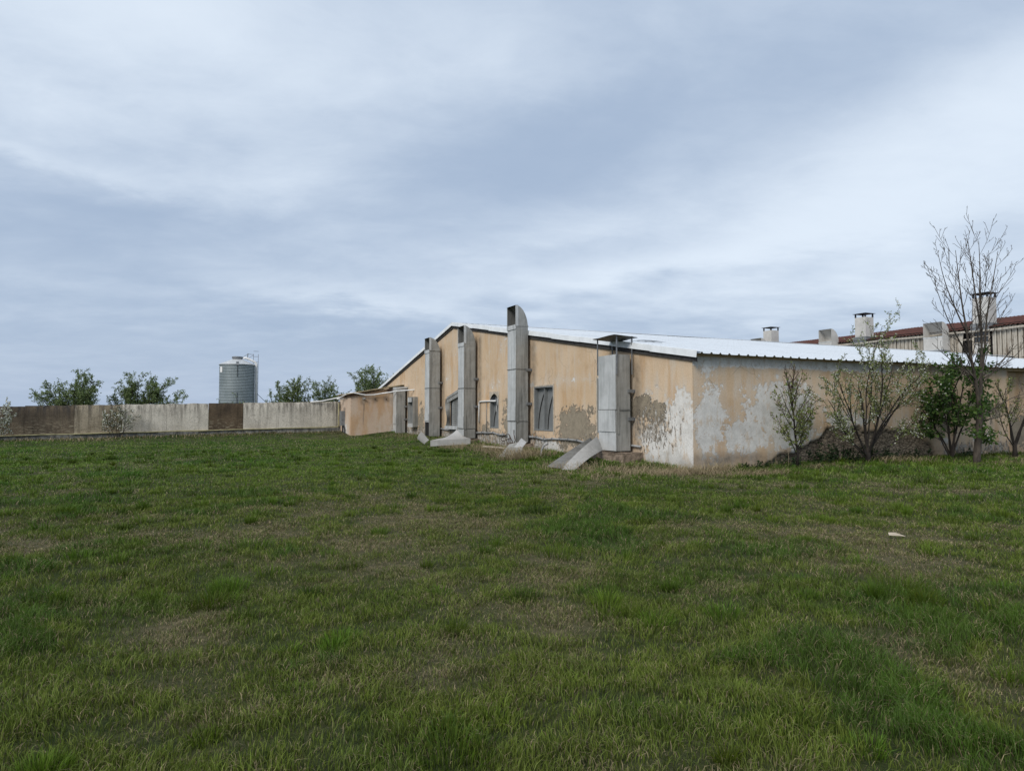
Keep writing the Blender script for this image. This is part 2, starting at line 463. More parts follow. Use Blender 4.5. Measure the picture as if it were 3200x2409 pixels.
# ------------------------------------------------------------------ mesh from numpy arrays
def np_mesh(name, verts, faces_q=None, faces_t=None, mat=None, attrs=None, col=None, parent=None, smooth=False):
    me = bpy.data.meshes.new(name)
    nq = 0 if faces_q is None else len(faces_q); ntr = 0 if faces_t is None else len(faces_t)
    me.vertices.add(len(verts)); me.vertices.foreach_set('co', np.asarray(verts, dtype=np.float32).ravel())
    loops = []
    if nq: loops.append(np.asarray(faces_q, dtype=np.int32).ravel())
    if ntr: loops.append(np.asarray(faces_t, dtype=np.int32).ravel())
    loops = np.concatenate(loops)
    me.loops.add(len(loops)); me.loops.foreach_set('vertex_index', loops)
    me.polygons.add(nq+ntr)
    st = np.concatenate([np.arange(nq)*4, nq*4+np.arange(ntr)*3]).astype(np.int32)
    me.polygons.foreach_set('loop_start', st)
    if smooth: me.polygons.foreach_set('use_smooth', np.ones(nq+ntr, dtype=bool))
    me.update(calc_edges=True)
    for k, a in (attrs or {}).items():
        t = me.attributes.new(k, 'FLOAT', 'POINT'); t.data.foreach_set('value', np.asarray(a, dtype=np.float32))
    if col is not None:
        t = me.attributes.new('tint', 'FLOAT_COLOR', 'POINT')
        c4 = np.ones((len(verts), 4), dtype=np.float32); c4[:, :3] = col
        t.data.foreach_set('color', c4.ravel())
    o = bpy.data.objects.new(name, me); COL.objects.link(o); me.materials.append(mat)
    if parent:
        o.parent = parent; o.matrix_parent_inverse = parent_inv(parent)
    return o
def lerp_pts(x, pts):
    return np.interp(x, [p[0] for p in pts], [p[1] for p in pts])
def ell(u, z, cu, cz, su, sz, p=1.0):
    """soft bump: about .5 + p/2 inside the ellipse, falling to -.5 well outside"""
    d = np.sqrt(((u-cu)/su)**2+((z-cz)/sz)**2)
    return np.clip(1.0-d*.5, -.6, 1)*p

# ------------------------------------------------------------------ ground
def dry_mask(x, y):
    """1 = straw, 0 = green"""
    n = NC.fbm(x*.22+3, y*.22, 3)*.42+NB.fbm(x*1.15, y*1.15, 5)*.72
    d = smooth(.53, .80, n)*.85
    dist = np.hypot(x-CAM.x, y-CAM.y)
    d = d*(1-.45*smooth(14, 26, dist))
    return d
def tall_mask(x, y):
    n = ND.fbm(x*.8+9, y*.8+2, 4)
    return smooth(.54, .74, n)*(1-.8*dry_mask(x, y))
gxs = np.concatenate([[-3000, -1200, -500, -200, -100, -60], np.arange(-40, 30.01, .28), [40, 60, 100, 200, 500, 1200, 3000]])
gys = np.concatenate([[-1000, -300, -100, -40], np.arange(-22, 38.01, .28), [45, 60, 90, 140, 220, 500, 1200, 4000]])
GX, GY = np.meshgrid(gxs, gys, indexing='ij')
GZ = ground_z(GX, GY)
far = (np.hypot(GX+10, GY) > 60)
GZ = np.where(far, np.minimum(GZ, .1), GZ)
ny = len(gys)
idx = (np.arange(len(gxs)-1)[:, None]*ny+np.arange(ny-1)[None, :]).ravel()
m = newmat('soil_and_thatch'); v = coords(kind='Position')
dry = attr('dry')
soil = mixc(noise(v, 9, 6, .7).step(.35, .7), (.085, .072, .042), (.19, .16, .10))
gr = mixc(noise(v, 7, 6, .7).step(.3, .7), (.022, .036, .011), (.048, .062, .020))
c = mixc((dry*.75+(noise(v, 3.1, 5, .7)-.42)*.9).clamp(), gr, soil)
M['ground'] = finish(m, c, .95, bump=noise(v, 14, 5, .7)+noise(v, 50, 3)*.5, bdist=.05, bstr=.9, spec=.1)
ground = np_mesh('ground', np.stack([GX.ravel(), GY.ravel(), GZ.ravel()], 1), np.stack([idx, idx+ny, idx+ny+1, idx+1], 1),
                 mat=M['ground'], attrs={'dry': dry_mask(GX, GY).ravel()}, smooth=True)
tag(ground, kind='structure')

# ------------------------------------------------------------------ the shed
shed = thing('livestock_shed', 'long low shed with peeling tan plaster gable and white sheet roof', 'building', (0, 0, 0))
APEX_Y, APEX_Z, EAVE_Z, LEFT_Y = 18.81, 6.13, 3.10, 36.5
def gable_top(y):
    return np.where(y <= APEX_Y, EAVE_Z+(APEX_Z-EAVE_Z)*y/APEX_Y, APEX_Z-(y-APEX_Y)*.187)
# window openings in the gable: (y0, y1, z0, z1)
WINS = [(7.87, 9.45, .88, 2.60), (12.94, 13.89, .88, 2.47), (3.25, 4.78, .92, 2.72), (17.45, 19.22, .88, 2.30)]
us = set(np.round(np.arange(0, LEFT_Y+.01, .11), 3).tolist()); zs = set(np.round(np.arange(-.4, 3.01, .11), 3).tolist())
for a, b, c0, d0 in WINS: us |= {a, b}; zs |= {c0, d0}
def thin(s, keep):
    out = []
    for t in sorted(s):
        if out and t-out[-1] < .03:
            if t in keep: out[-1] = t
            continue
        out.append(t)
    return np.array(out)
us = thin(us, {w for q in WINS for w in q[:2]}); zs = thin(zs, {w for q in WINS for w in q[2:]})
fr = np.linspace(0, 1, 26)[1:]
UU, ZI = np.meshgrid(us, np.arange(len(zs)+len(fr)), indexing='ij')
top = gable_top(UU[:, 0])
zlast = zs[-1]
ZZ = np.zeros_like(UU, dtype=float)
ZZ[:, :len(zs)] = zs[None, :]
tt = np.maximum(top, 0)[:, None]
ZZ[:, len(zs):] = zlast+(tt-zlast)*fr[None, :]
low_side = (top < zlast)
ZZ = np.where(low_side[:, None], np.minimum(ZZ, tt), ZZ)
u, z = UU, ZZ
lowstrip = smooth(1.45, .2, z)
white = np.full(u.shape, -.75)
def mx(f, *a): return np.maximum(f, ell(u, z, *a))
white = mx(white, .55, 1.45, .75, .75); white = mx(white, .75, .55, 1.3, .85); white = mx(white, 2.1, .8, .45, .5, .7)
white = mx(white, 1.9, 2.15, .9, .45, .52); white = mx(white, 3.0, 1.9, .5, .5, .5); white = mx(white, .75, 2.25, .5, .25, .45)
white = mx(white, 7.0, 2.75, 2.0, .22, .45); white = mx(white, 9.8, 2.72, 1.3, .22, .5); white = mx(white, 13.2, 2.85, 1.0, .35, .55); white = mx(white, 12.6, 4.6, 1.1, .6, .45)
white = mx(white, 18.5, 5.0, .8, .9, .42); white = mx(white, 19.6, 3.4, 1.0, .5, .42); white = mx(white, 29.2, 3.25, 2.0, .25, .5)
white = np.maximum(white, (.52+.25*np.sin(u*1.7))*smooth(.60, .44, z)*1.15-.25*smooth(12, 20, u))
white = np.maximum(white, .35*smooth(.8, .2, z)*smooth(11.5, 14.5, u)*(1-smooth(15, 16, u)))
peel = np.full(u.shape, -.8)
peel = np.maximum(peel, ell(u, z, 6.2, 1.15, 1.25, .68)); peel = np.maximum(peel, ell(u, z, 6.9, .85, .9, .55, .9))
peel = np.maximum(peel, ell(u, z, 2.35, 1.75, .5, .34)); peel = np.maximum(peel, ell(u, z, 1.6, 1.6, .42, .3))
peel = np.maximum(peel, ell(u, z, 11.5, 1.2, 1.0, .85, 1.0)); peel = np.maximum(peel, ell(u, z, 24.4, 1.0, .7, 1.1, .8))
peel = np.maximum(peel, ell(u, z, 14.5, .75, .6, .4, .75)); peel = np.maximum(peel, ell(u, z, 21.2, .5, .8, .5, .7))
peel = np.where((u < 1.0), peel-.4, peel)
flake = smooth(1.35, .45, z)*smooth(6.5, 9.5, u)*.62+.66*np.clip(ell(u, z, 1.75, 1.15, 1.2, .8), 0, 1)+.5*np.clip(ell(u, z, 5.4, .55, 1.0, .35), 0, 1)
grime = smooth(.55, .05, z)*.55+.35*smooth(.35, 0, np.abs(gable_top(u)-z))  # darker at the foot and along the roof edge
for (yy, zt) in [(27.15, 3.1), (20.45, 5.0), (15.2, 5.2), (9.55, 4.5), (2.55, 3.2)]:
    grime = np.maximum(grime, .85*smooth(.42, .0, np.abs(u-yy))*smooth(zt+.4, zt-.3, z)*(.35+.65*smooth(.2, 1.2, z)))  # darker strip down the wall beside each duct
verts = np.stack([np.zeros(u.size), u.ravel(), z.ravel()], 1)
# a slightly uneven hand-rendered face
verts[:, 0] += ((NA.fbm(u*.6, z*.6, 3)-.5)*.03).ravel()
nz = u.shape[1]
fq = []
for i in range(len(us)-1):
    uc = (us[i]+us[i+1])/2
    for j in range(nz-1):
        if ZZ[i, j+1]-ZZ[i, j] < 1e-5 and ZZ[i+1, j+1]-ZZ[i+1, j] < 1e-5: continue
        zc = (ZZ[i, j]+ZZ[i, j+1])/2
        if any(a < uc < b and c0 < zc < d0 for a, b, c0, d0 in WINS): continue
        k = i*nz+j; fq.append((k, k+1, k+nz+1, k+nz))
np_mesh('gable_wall', verts, np.array(fq), mat=M['plaster'], parent=shed, smooth=True,
        attrs=dict(white=white.ravel(), peel=peel.ravel(), flake=flake.ravel(), grime=grime.ravel(), stone=np.zeros(u.size)))

# side wall, with the rubble core laid bare low down in the middle
SL = 14.45
xs = np.concatenate([np.arange(0, SL, .055), [SL]]); zz_ = np.concatenate([np.arange(-.4, 3.0, .055), [3.06, 3.12]])
u, z = np.meshgrid(xs, zz_, indexing='ij')
hole = [(2.3, -.6), (2.7, .10), (3.35, .42), (4.2, .68), (4.8, .86), (5.1, 1.06), (6.2, 1.08), (7.5, 1.03), (8.4, 1.04), (9.2, .93), (9.7, .72), (10.05, .50), (10.25, .1), (10.5, -.5)]
ht = lerp_pts(u, hole)+(NA.fbm(u*2.2, z*2.2, 4)-.5)*.45+(NB.v(u*9, z*9)-.5)*.06
stone = smooth(-.02, .02, ht-z)
stone = np.where((u < 2.3) | (u > 10.5), 0, stone)
white = np.full(u.shape, -.8)
white = mx(white, .55, 1.5, .6, .85, .92); white = np.maximum(white, .38*smooth(.85, .6, z)*(1-smooth(2.5, 4, u))-.1); white = mx(white, .5, .9, .5, .8, .8); white = mx(white, 1.9, .95, 1.6, .55, .8); white = mx(white, 1.9, 1.75, .5, .4, .62)
white = mx(white, 3.3, 1.65, 1.5, .85, .95); white = mx(white, 3.6, .95, 1.2, .6, .85); white = mx(white, 4.6, 1.9, .6, .7, .6); white = mx(white, 5.9, 1.35, 1.2, .3, .75); white = mx(white, 8.0, 1.35, 1.4, .35, .5)
white = mx(white, .5, 2.75, .5, .3, .7); white = np.maximum(white, (smooth(2.62, 2.95, z)*1.25-.5)*(1-.5*smooth(6, 9, u)))
white = mx(white, 12.9, .75, .6, .35, .75); white = mx(white, 11.0, .6, .7, .4, .6); white = mx(white, 13.4, .45, .9, .5, .6)
peel = np.full(u.shape, -.8)
peel = np.maximum(peel, ell(u, z, 13.0, 1.75, 1.1, .4, .85)); peel = np.maximum(peel, ell(u, z, 10.4, 2.75, .5, .3, .7)); peel = np.maximum(peel, ell(u, z, 7.3, 1.75, .5, .2, .4))
peel = np.maximum(peel, ell(u, z, 11.0, 1.0, .9, .4, .55))
flake = .45*np.clip(ell(u, z, 3.3, 1.9, .9, .3), 0, 1)*0+smooth(.95, .4, z)*smooth(10.2, 11, u)*.55+.4*np.clip(ell(u, z, 5.2, 1.3, 1.2, .5), 0, 1)
grime = smooth(.62, .30, z)*.9*(1-.5*smooth(2, 4, u))+.28*smooth(2.85, 3.08, z)+.16*smooth(4.5, 8, u)+.25*np.clip(ell(u, z, 1.6, 1.2, 1.3, .5), 0, 1)  # darker at the foot, near the top edge and towards the right
depth = stone*(.075+.03*NB.fbm(u*3, z*3, 3))
verts = np.stack([u.ravel(), (depth+(NA.fbm(u*.6+5, z*.6, 3)-.5)*.03).ravel(), z.ravel()], 1)
nz = u.shape[1]
idx = (np.arange(len(xs)-1)[:, None]*nz+np.arange(nz-1)[None, :]).ravel()
np_mesh('side_wall', verts, np.stack([idx, idx+nz, idx+nz+1, idx+1], 1), mat=M['plaster'], parent=shed, smooth=True,
        attrs=dict(white=white.ravel(), peel=peel.ravel(), flake=flake.ravel(), grime=grime.ravel(), stone=stone.ravel()))
# the wall beyond stands .28 m further back
xs = np.concatenate([np.arange(SL, 51, .25)]); zz_ = np.arange(-.4, 3.2, .12)
u, z = np.meshgrid(xs, zz_, indexing='ij'); nz = u.shape[1]
verts = np.stack([u.ravel(), np.full(u.size, .28), z.ravel()], 1)
idx = (np.arange(len(xs)-1)[:, None]*nz+np.arange(nz-1)[None, :]).ravel()
fl = np.full(u.shape, -.8)
np_mesh('rear_wall', verts, np.stack([idx, idx+nz, idx+nz+1, idx+1], 1), mat=M['plaster'], parent=shed,
        attrs=dict(white=fl.ravel(), peel=np.maximum(fl, ell(u, z, 16.5, .95, 2.5, .6)).ravel(), flake=0*u.ravel(), grime=(.35+.4*smooth(.9, .2, z)).ravel(), stone=0*u.ravel()))  # darker overall: shadow on the set-back wall put into the colour
MB().quad((SL, -.02, -.4), (SL, .28, -.4), (SL, .28, 3.1), (SL, -.02, 3.1)).build('wall_end', M['plaster'], shed)

# roof sheeting: real trapezoidal ribs every .33 m, slightly sagging
prof = []
x = -.085
while x < 50.9:
    prof += [(x, 0), (x+.115, 0), (x+.145, .042), (x+.185, .042), (x+.215, 0)]; x += .33
prof = np.array(prof)
def roof_plane(y):
    return np.where(y <= APEX_Y, EAVE_Z+(APEX_Z-EAVE_Z)*y/APEX_Y, APEX_Z-(y-APEX_Y)*.187)+.13
rows = np.concatenate([[-.28], np.arange(1.3, APEX_Y, 1.5), [APEX_Y, 21, 25, 29, 33, 37.0]])
XX = np.repeat(prof[:, 0][:, None], len(rows), 1); YY = np.repeat(rows[None, :], len(prof), 0)
sag = (NA.fbm(XX*.22, YY*.3, 3)-.5)*.06
ZR = roof_plane(YY)+prof[:, 1][:, None]+sag-.14*smooth(38, 52, XX)
YY = YY+np.where(YY < 0, (NB.v(XX*2.1, XX*0)-.5)*.05, 0)
nr = len(rows); idx = (np.arange(len(prof)-1)[:, None]*nr+np.arange(nr-1)[None, :]).ravel()
np_mesh('roof', np.stack([XX.ravel(), YY.ravel(), ZR.ravel()], 1), np.stack([idx, idx+nr, idx+nr+1, idx+1], 1), mat=M['roof'], parent=shed)
ridge = MB(); 
ridge.prism([(-.11, APEX_Y-.22, APEX_Z+.155), (-.11, APEX_Y, APEX_Z+.20), (-.11, APEX_Y+.22, APEX_Z+.155), (-.11, APEX_Y, APEX_Z+.17)], (50.5, 0, 0))
ridge.build('ridge_cap', M['flash'], shed)
# lapped verge flashing pieces and the tarred boards under them
fl = MB(); fb = MB()
y = -.30; k = 0
while y < 36.4:
    y2 = min(y+2.02, APEX_Y if y < APEX_Y-.01 else 36.6)
    z1 = float(roof_plane(np.float64(y))); z2 = float(roof_plane(np.float64(y2)))
    o_ = .006*(k % 2)+random.uniform(0, .006); dz = random.uniform(-.012, .012)
    e = .02 if y2 < APEX_Y-.1 else 0
    hgt = .185+random.uniform(-.008, .008)
    a = (-.10-o_, y, z1+.075+dz); b = (-.10-o_, y2+e, z2+.075+dz)
    fl.add([a, b, (b[0]-.02, b[1], b[2]-hgt), (a[0]-.02, a[1], a[2]-hgt)], [(0, 1, 2, 3)])
    fl.add([a, b, (.05, b[1], b[2]+.006), (.05, a[1], a[2]+.006)], [(3, 2, 1, 0)])
    fl.add([(a[0]-.02, a[1], a[2]-hgt), (b[0]-.02, b[1], b[2]-hgt), (b[0]+.015, b[1], b[2]-hgt-.006), (a[0]+.015, a[1], a[2]-hgt-.006)], [(0, 1, 2, 3)])
    y = y2; k += 1
y = -.2; k = 0
while y < 36:
    y2 = min(y+3.1, APEX_Y if y < APEX_Y-.01 else 36.4)
    z1 = float(roof_plane(np.float64(y)))-.115; z2 = float(roof_plane(np.float64(y2)))-.115
    d_ = random.uniform(0, .02)
    fb.add([(-.04-d_, y, z1), (-.04-d_, y2, z2), (-.04-d_, y2, z2-.13), (-.04-d_, y, z1-.13), (.0, y, z1), (.0, y2, z2), (.0, y2, z2-.13), (.0, y, z1-.13)],
           [(0, 1, 2, 3), (3, 2, 6, 7), (0, 3, 7, 4), (1, 5, 6, 2)])
    y = y2; k += 1
fl.build('verge_flashing', M['flash'], shed); fb.build('verge_board', M['fascia'], shed)
# soffit board closing the eave
MB().box((.0, .02, 3.10), (50.8, .12, 3.21)).build('eave_filler', M['plaster'], shed)
# a bent flap of sheet standing proud of the roof
def flap(a, b):
    yy = 5.2+b*.6; xx = 1.6+a*1.7
    return (xx, yy, float(roof_plane(np.float64(yy)))+.045+.05*math.sin(a*math.pi)*(1-b)+.008)
MB().grid(flap, 10, 3).build('roof_patch', M['flash'], shed)

# --- windows set back in the gable
def window(y0, y1, z0, z1, nblades, arched=False, name='window'):
    rec = .16
    fr = MB()
    for (a, b, c0, d0) in ((y0, y0+.05, z0, z1), (y1-.05, y1, z0, z1), (y0+.05, y1-.05, z0, z0+.05), (y0+.05, y1-.05, z1-.05, z1)):
        fr.box((-.015, a, c0), (rec, b, d0))
    if nblades > 1:
        for k in range(1, nblades):
            yy = y0+(y1-y0)*k/nblades; fr.box((.02, yy-.02, z0+.05), (rec, yy+.02, z1-.05))
    w = fr.build(name, M['vane'], shed)
    MB().quad((rec, y0, z0), (rec, y1, z0), (rec, y1, z1), (rec, y0, z1)).build('back_panel', M['vane'], w)
    for k in range(nblades):
        a = y0+(y1-y0)*k/nblades+.03; b = y0+(y1-y0)*(k+1)/nblades-.03
        ht_ = (z1-z0)*(.9 if not arched else .8)
        # a curved blade: its front edge sweeps from the foot on one side to the head on the other
        def blade(s_, t_, a=a, b=b, ht_=ht_):
            zc = z0+.06+ht_*s_
            front = b-.07-(b-a-.14)*(s_**2.1)
            yy = front+.16*(1-t_)*(1-.5*s_)
            return (rec-.006-.03*t_, yy, zc)
        MB().grid(blade, 14, 4).build('vane', M['vane'], w, smooth=True)
        edge = MB(); edge.tube([blade(i/14, 1.0) for i in range(15)], .011, 5); edge.build('vane_rim', M['fascia'], w)
    tr = MB()
    for (a, b, c0, d0) in ((y0-.06, y0, z0-.12, z1+.07), (y1, y1+.06, z0-.12, z1+.07), (y0, y1, z1, z1+.06)):
        tr.box((-.022, a, c0), (.01, b, d0))
    tr.build('window_trim', M['annex_trim'], w)
    bl = MB()
    for yy in (y0+.28, y1-.25):
        for z_ in (z0+.25, z0+.8): bl.lathe((rec-.012, yy, z_), [(.0, .0), (.02, 0)], 6)
    return w
M['annex_trim'] = simple('pale_render_trim', (.46, .40, .32), .9, 0, .3, 6, .4)
window(*WINS[0], 2); 
w2 = window(*WINS[1], 1, True)
# the lens-shaped head left where the top sheet has buckled
hd = MB(); y0, y1, z0, z1 = WINS[1]
hd.prism([(-.03, y0, z1), (-.03, y0, z1-.30), (-.03, y0+.2, z1-.13), (-.03, (y0+y1)/2, z1-.02), (-.03, y1-.2, z1-.13), (-.03, y1, z1-.30), (-.03, y1, z1)], (.02, 0, 0))
hd.build('buckled_head', M['annex_trim'], w2)
MB().box((.02, y0+.05, z1-.42), (.08, y1-.05, z1-.35)).build('crossbar', M['vane'], w2)
MB().tube([(-.04, y0+.06, z1-.25), (-.05, y0+.08, z1-.55), (-.06, y0+.16, z1-.85)], .012, 5).build('loose_trim', M['pvc'], w2)
window(*WINS[2], 1)
# the crushed louvre box behind the second full-height duct
y0, y1, z0, z1 = WINS[3]
lv = MB(); lv.quad((.18, y0, z0), (.18, y1, z0), (.18, y1, z1), (.18, y0, z1)).quad((.18, y1, z0), (-.01, y1, z0), (-.01, y1, z1), (.18, y1, z1)).quad((.18, y0, z0), (-.01, y0, z0), (-.01, y0, z1), (.18, y0, z1)).quad((.18, y0, z1), (-.01, y0, z1), (-.01, y1, z1), (.18, y1, z1)).quad((.18, y0, z0), (-.01, y0, z0), (-.01, y1, z0), (.18, y1, z0))
lw = lv.build('louvre_window', M['dark'], shed)
def warp_side(a, b): return (-.30*b+.05, y1+.02-.16*math.sin(a*6.0)*b*(1-a*.3)+.05, z0+a*(z1-z0))
MB().grid(warp_side, 20, 5).build('buckled_side', M['duct'], lw, smooth=True)
MB().prism([(-.24, y1, z1-.02), (-.24, y1, z1+.08), (-.24, y0, z1+.45), (-.24, y0, z1+.30)], (.26, 0, 0)).build('slanted_head', M['duct'], lw)
MB().prism([(-.22, y1-.05, z1-.22), (-.22, y1-.05, z1-.04), (-.22, y0, z1+.28), (-.22, y0, z1+.10)], (.03, 0, 0)).build('head_panel', M['duct'], lw)
g = MB(); g.box((-.10, y0, z0), (-.08, y1-.45, z1+.02))
lp = g.build('lattice_panel', M['vane'], lw)
g = MB()
for i in range(14):
    for j in range(5):
        zz0 = z0+.04+i*.10; yy0 = y1-.5-j*.14-(i*.010)
        g.prism([(-.10, yy0, zz0), (-.13, yy0, zz0+.045), (-.10, yy0, zz0+.07)], (0, -.115, 0))
g.build('louvre_slats', M['duct'], lp)
MB().box((-.30, y0, z0-.16), (.02, y1+.1, z0)).build('window_sill', M['duct_lit'], lw)

# a galvanised surround boxed out from the wall beside the annex
t = thing('vent_surround', 'grey boxed-out sheet metal surround between annex duct and tall duct', 'vent box', (-.2, 25.6, .7))
y0, y1, z0, z1 = 25.04, 26.12, .70, 2.53
MB().box((-.34, y0, z0), (-.0, y0+.03, z1)).box((-.34, y1-.03, z0), (0, y1, z1)).box((-.34, y0+.03, z1-.03), (0, y1-.03, z1)).build('casing', M['duct'], t)
MB().box((-.345, y0+.03, z0-.02), (-.05, y1-.03, z0+.2)).build('lower_panel', M['duct_lit'], t)
MB().box((-.345, y0+.28, z1-.32), (-.30, y1-.03, z1-.04)).build('upper_panel', M['duct_lit'], t)
MB().quad((-.1, y0, z0), (-.1, y1, z0), (-.1, y1, z1), (-.1, y0, z1)).build('back_panel', M['vane'], t)

# ------------------------------------------------------------------ ducts on the gable
def dent(p, amp=.022, sc=1.3):
    return (NA.fbm(p[1]*sc+p[2]*sc*.7, p[2]*sc+p[0]*2, 3)-.5)*2*amp
def duct(y0, wd, pr, zb, ztop, scoop, label, joints=(), door=None, missing=None, gap=.15, cap=None, lean=0.0):
    xi, xo = -gap, -gap-pr; y1 = y0+wd
    t = thing('ventilation_duct', label, 'duct', (xi-pr/2, y0+wd/2, zb), 'sheet metal ventilation ducts standing along the gable')
    zs = ztop-scoop if scoop else ztop
    zw = ztop-scoop*1.18 if scoop else ztop
    ln = lambda z: lean*(z-zb)
    def face(fn, nu, nv): return MB().grid(fn, nu, nv)
    nz_ = max(8, int((zs-zb)/.22))
    sh = MB()
    sh.grid(lambda a, b: (xo+(xi-xo)*b, y0+ln(zb+(zw-zb)*a)+dent((xo+pr*b, y0, zb+(zw-zb)*a))*math.sin(b*math.pi), zb+(zw-zb)*a), nz_, 5)
    sh.grid(lambda a, b: (xi+(xo-xi)*b, y1+ln(zb+(zw-zb)*a), zb+(zw-zb)*a), nz_, 2)
    sh.grid(lambda a, b: (xi, y1+(y0-y1)*b+ln(zb+(zw-zb)*a), zb+(zw-zb)*a), nz_, 2)
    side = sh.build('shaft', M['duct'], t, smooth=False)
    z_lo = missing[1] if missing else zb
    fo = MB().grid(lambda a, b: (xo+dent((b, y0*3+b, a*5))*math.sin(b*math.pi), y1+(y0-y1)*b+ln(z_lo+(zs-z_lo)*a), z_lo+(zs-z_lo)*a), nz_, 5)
    fo.build('outer_face', M['duct_lit'], t)
    # joint flanges
    for zj in joints:
        MB().box((xo-.018, y0-.016+ln(zj), zj-.018), (xi+.01, y1+.016+ln(zj), zj+.018)).build('joint_flange', M['duct_in'] if zj < zs-.1 and zj > zb+.2 else M['duct'], t)
    # corner seam and wall brackets
    MB().box((xo-.008, y0-.009, zb+.02), (xo+.024, y0+.018, zs-.02)).build('corner_seam', M['duct'], t)
    if door:
        MB().box((xo-.028, y0+.035, door[0]), (xo-.008, y1-.03, door[1])).build('access_door', M['duct_lit'], t)
        MB().box((xo+.03, y0-.022, door[0]-.06), (xo+.10, y0-.004, door[1]+.12)).build('cover_strip', M['duct'], t)
    for zk in ([zb+(zs-zb)*.33, zb+(zs-zb)*.62] if zs-zb > 2 else []):
        MB().box((xi-.09, y0-.05, zk-.05), (xi+.11, y0-.004, zk+.05)).box((-.012, y0-.06, zk-.05), (-.002, y0+.02, zk+.05)).build('wall_bracket', M['steel'], t)
    if scoop:
        h = MB(); n = 14
        cr = [(xo-.05, ztop+.0)]
        arc = []
        hh = scoop*1.18
        for i in range(n+1):
            a = math.pi/2*i/n
            arc.append((xo+pr*math.sin(a), ztop-hh+hh*math.cos(a)))
        zlow = ztop-hh
        for yy in (y0, y1):
            pol = [(xo, yy, zlow)]+[(px_, yy, pz_) for px_, pz_ in arc]
            h.add(pol, [tuple(range(len(pol)))])
        for i in range(n):
            h.quad((arc[i][0], y0, arc[i][1]), (arc[i][0], y1, arc[i][1]), (arc[i+1][0], y1, arc[i+1][1]), (arc[i+1][0], y0, arc[i+1][1]))
        h.quad((xo-.06, y0-.02, ztop-.012), (xo-.06, y1+.02, ztop-.012), (xo+.1, y1+.02, ztop+.008), (xo+.1, y0-.02, ztop+.008))
        hood = h.build('scoop_hood', M['duct'], t)
        # opening rim
        MB().box((xo-.02, y0-.02, zs-.04), (xo+.10, y0-.003, ztop-.01)).box((xo-.02, y1+.003, zs-.04), (xo+.10, y1+.02, ztop-.01)).box((xo-.03, y0-.02, zs-.16), (xo-.006, y1+.02, zs+.02)).build('opening_rim', M['duct_lit'], hood)
        # curved inner lining, seen in the mouth
        li = MB()
        for i in range(n):
            s0 = .96
            p0 = (xo+(arc[i][0]-xo)*s0, zlow+(arc[i][1]-zlow)*s0); p1 = (xo+(arc[i+1][0]-xo)*s0, zlow+(arc[i+1][1]-zlow)*s0)
            li.quad((p0[0], y0+.012, p0[1]), (p0[0], y1-.012, p0[1]), (p1[0], y1-.012, p1[1]), (p1[0], y0+.012, p1[1]))
        for yy in (y0+.012, y1-.012):
            pol = [(xo+.01, yy, zlow+.02)]+[(xo+(a_-xo)*.96, yy, zlow+(b_-zlow)*.96) for a_, b_ in arc]
            li.add(pol, [tuple(range(len(pol)))])
        li.build('inner_sheet', M['duct_in'], hood)
    if missing:
        MB().box((xo+.03, y0+.02, missing[0]), (xi-.01, y1-.02, missing[1])).build('dark_opening', M['dark'], t)  # near-black block standing in for the unlit shaft
    return t
D = dict
duct(9.72, .79, .54, .39, 5.88, .80, 'tallest grey duct with scooped top rising above the roof edge', joints=(5.06, 3.32, 1.24), door=(1.26, 1.84))
duct(15.36, .80, .58, .37, 5.72, .82, 'tall scoop-topped duct second in height, just below the roof peak', joints=(4.86, 2.74, .82), door=(.84, 1.40), lean=.002)
duct(20.56, .79, .60, .29, 5.67, .68, 'tall scoop-topped duct with its foot panel missing, left of the roof peak', joints=(4.96, 2.91), door=(1.12, 1.5), missing=(.3, 1.05), lean=-.003)
td = duct(27.30, .77, .58, .22, 3.02, 0, 'short grey duct with a crooked lid against the pinkish annex', joints=(), door=(.85, 1.45))
lid = MB(); lid.grid(lambda a, b: (-.75+.72*b, 27.24+.9*a, 3.16+.05*b+.04*a), 2, 2)
lid.quad((-.75, 27.24, 3.16), (-.75, 28.14, 3.20), (-.75, 28.14, 3.02), (-.75, 27.24, 3.03)).quad((-.75, 27.24, 3.16), (-.03, 27.24, 3.21), (-.03, 27.24, 3.10), (-.75, 27.24, 3.03))
lid.build('crooked_lid', M['duct_lit'], td)
td = duct(2.70, .99, .51, .42, 3.36, 0, 'widest duct, square open top under a flat rain canopy on four rods', joints=(1.67,), door=(1.0, 1.66), gap=.15)
for (xx, yy) in ((-.66, 2.66), (-.66, 3.73), (-.10, 2.66), (-.10, 3.73)):
    MB().box((xx-.016, yy-.016, 2.75), (xx+.016, yy+.016, 3.93)).build('canopy_rod', M['steel'], td)
MB().grid(lambda a, b: (-.80+.86*a, 2.56+1.27*b, 3.945-.05*a-.03*b+.006*math.sin(b*7)), 8, 8).grid(lambda a, b: (-.80+.86*a, 2.56+1.27*b, 3.93-.05*a-.03*b+.006*math.sin(b*7)), 8, 8).build('rain_canopy', M['duct_in'], td)
MB().quad((-.62, 2.72, 3.2), (-.13, 2.72, 3.2), (-.13, 3.67, 3.2), (-.62, 3.67, 3.2)).build('inner_sheet', M['dark'], td)  # near-black sheet across the shaft, standing in for its unlit inside

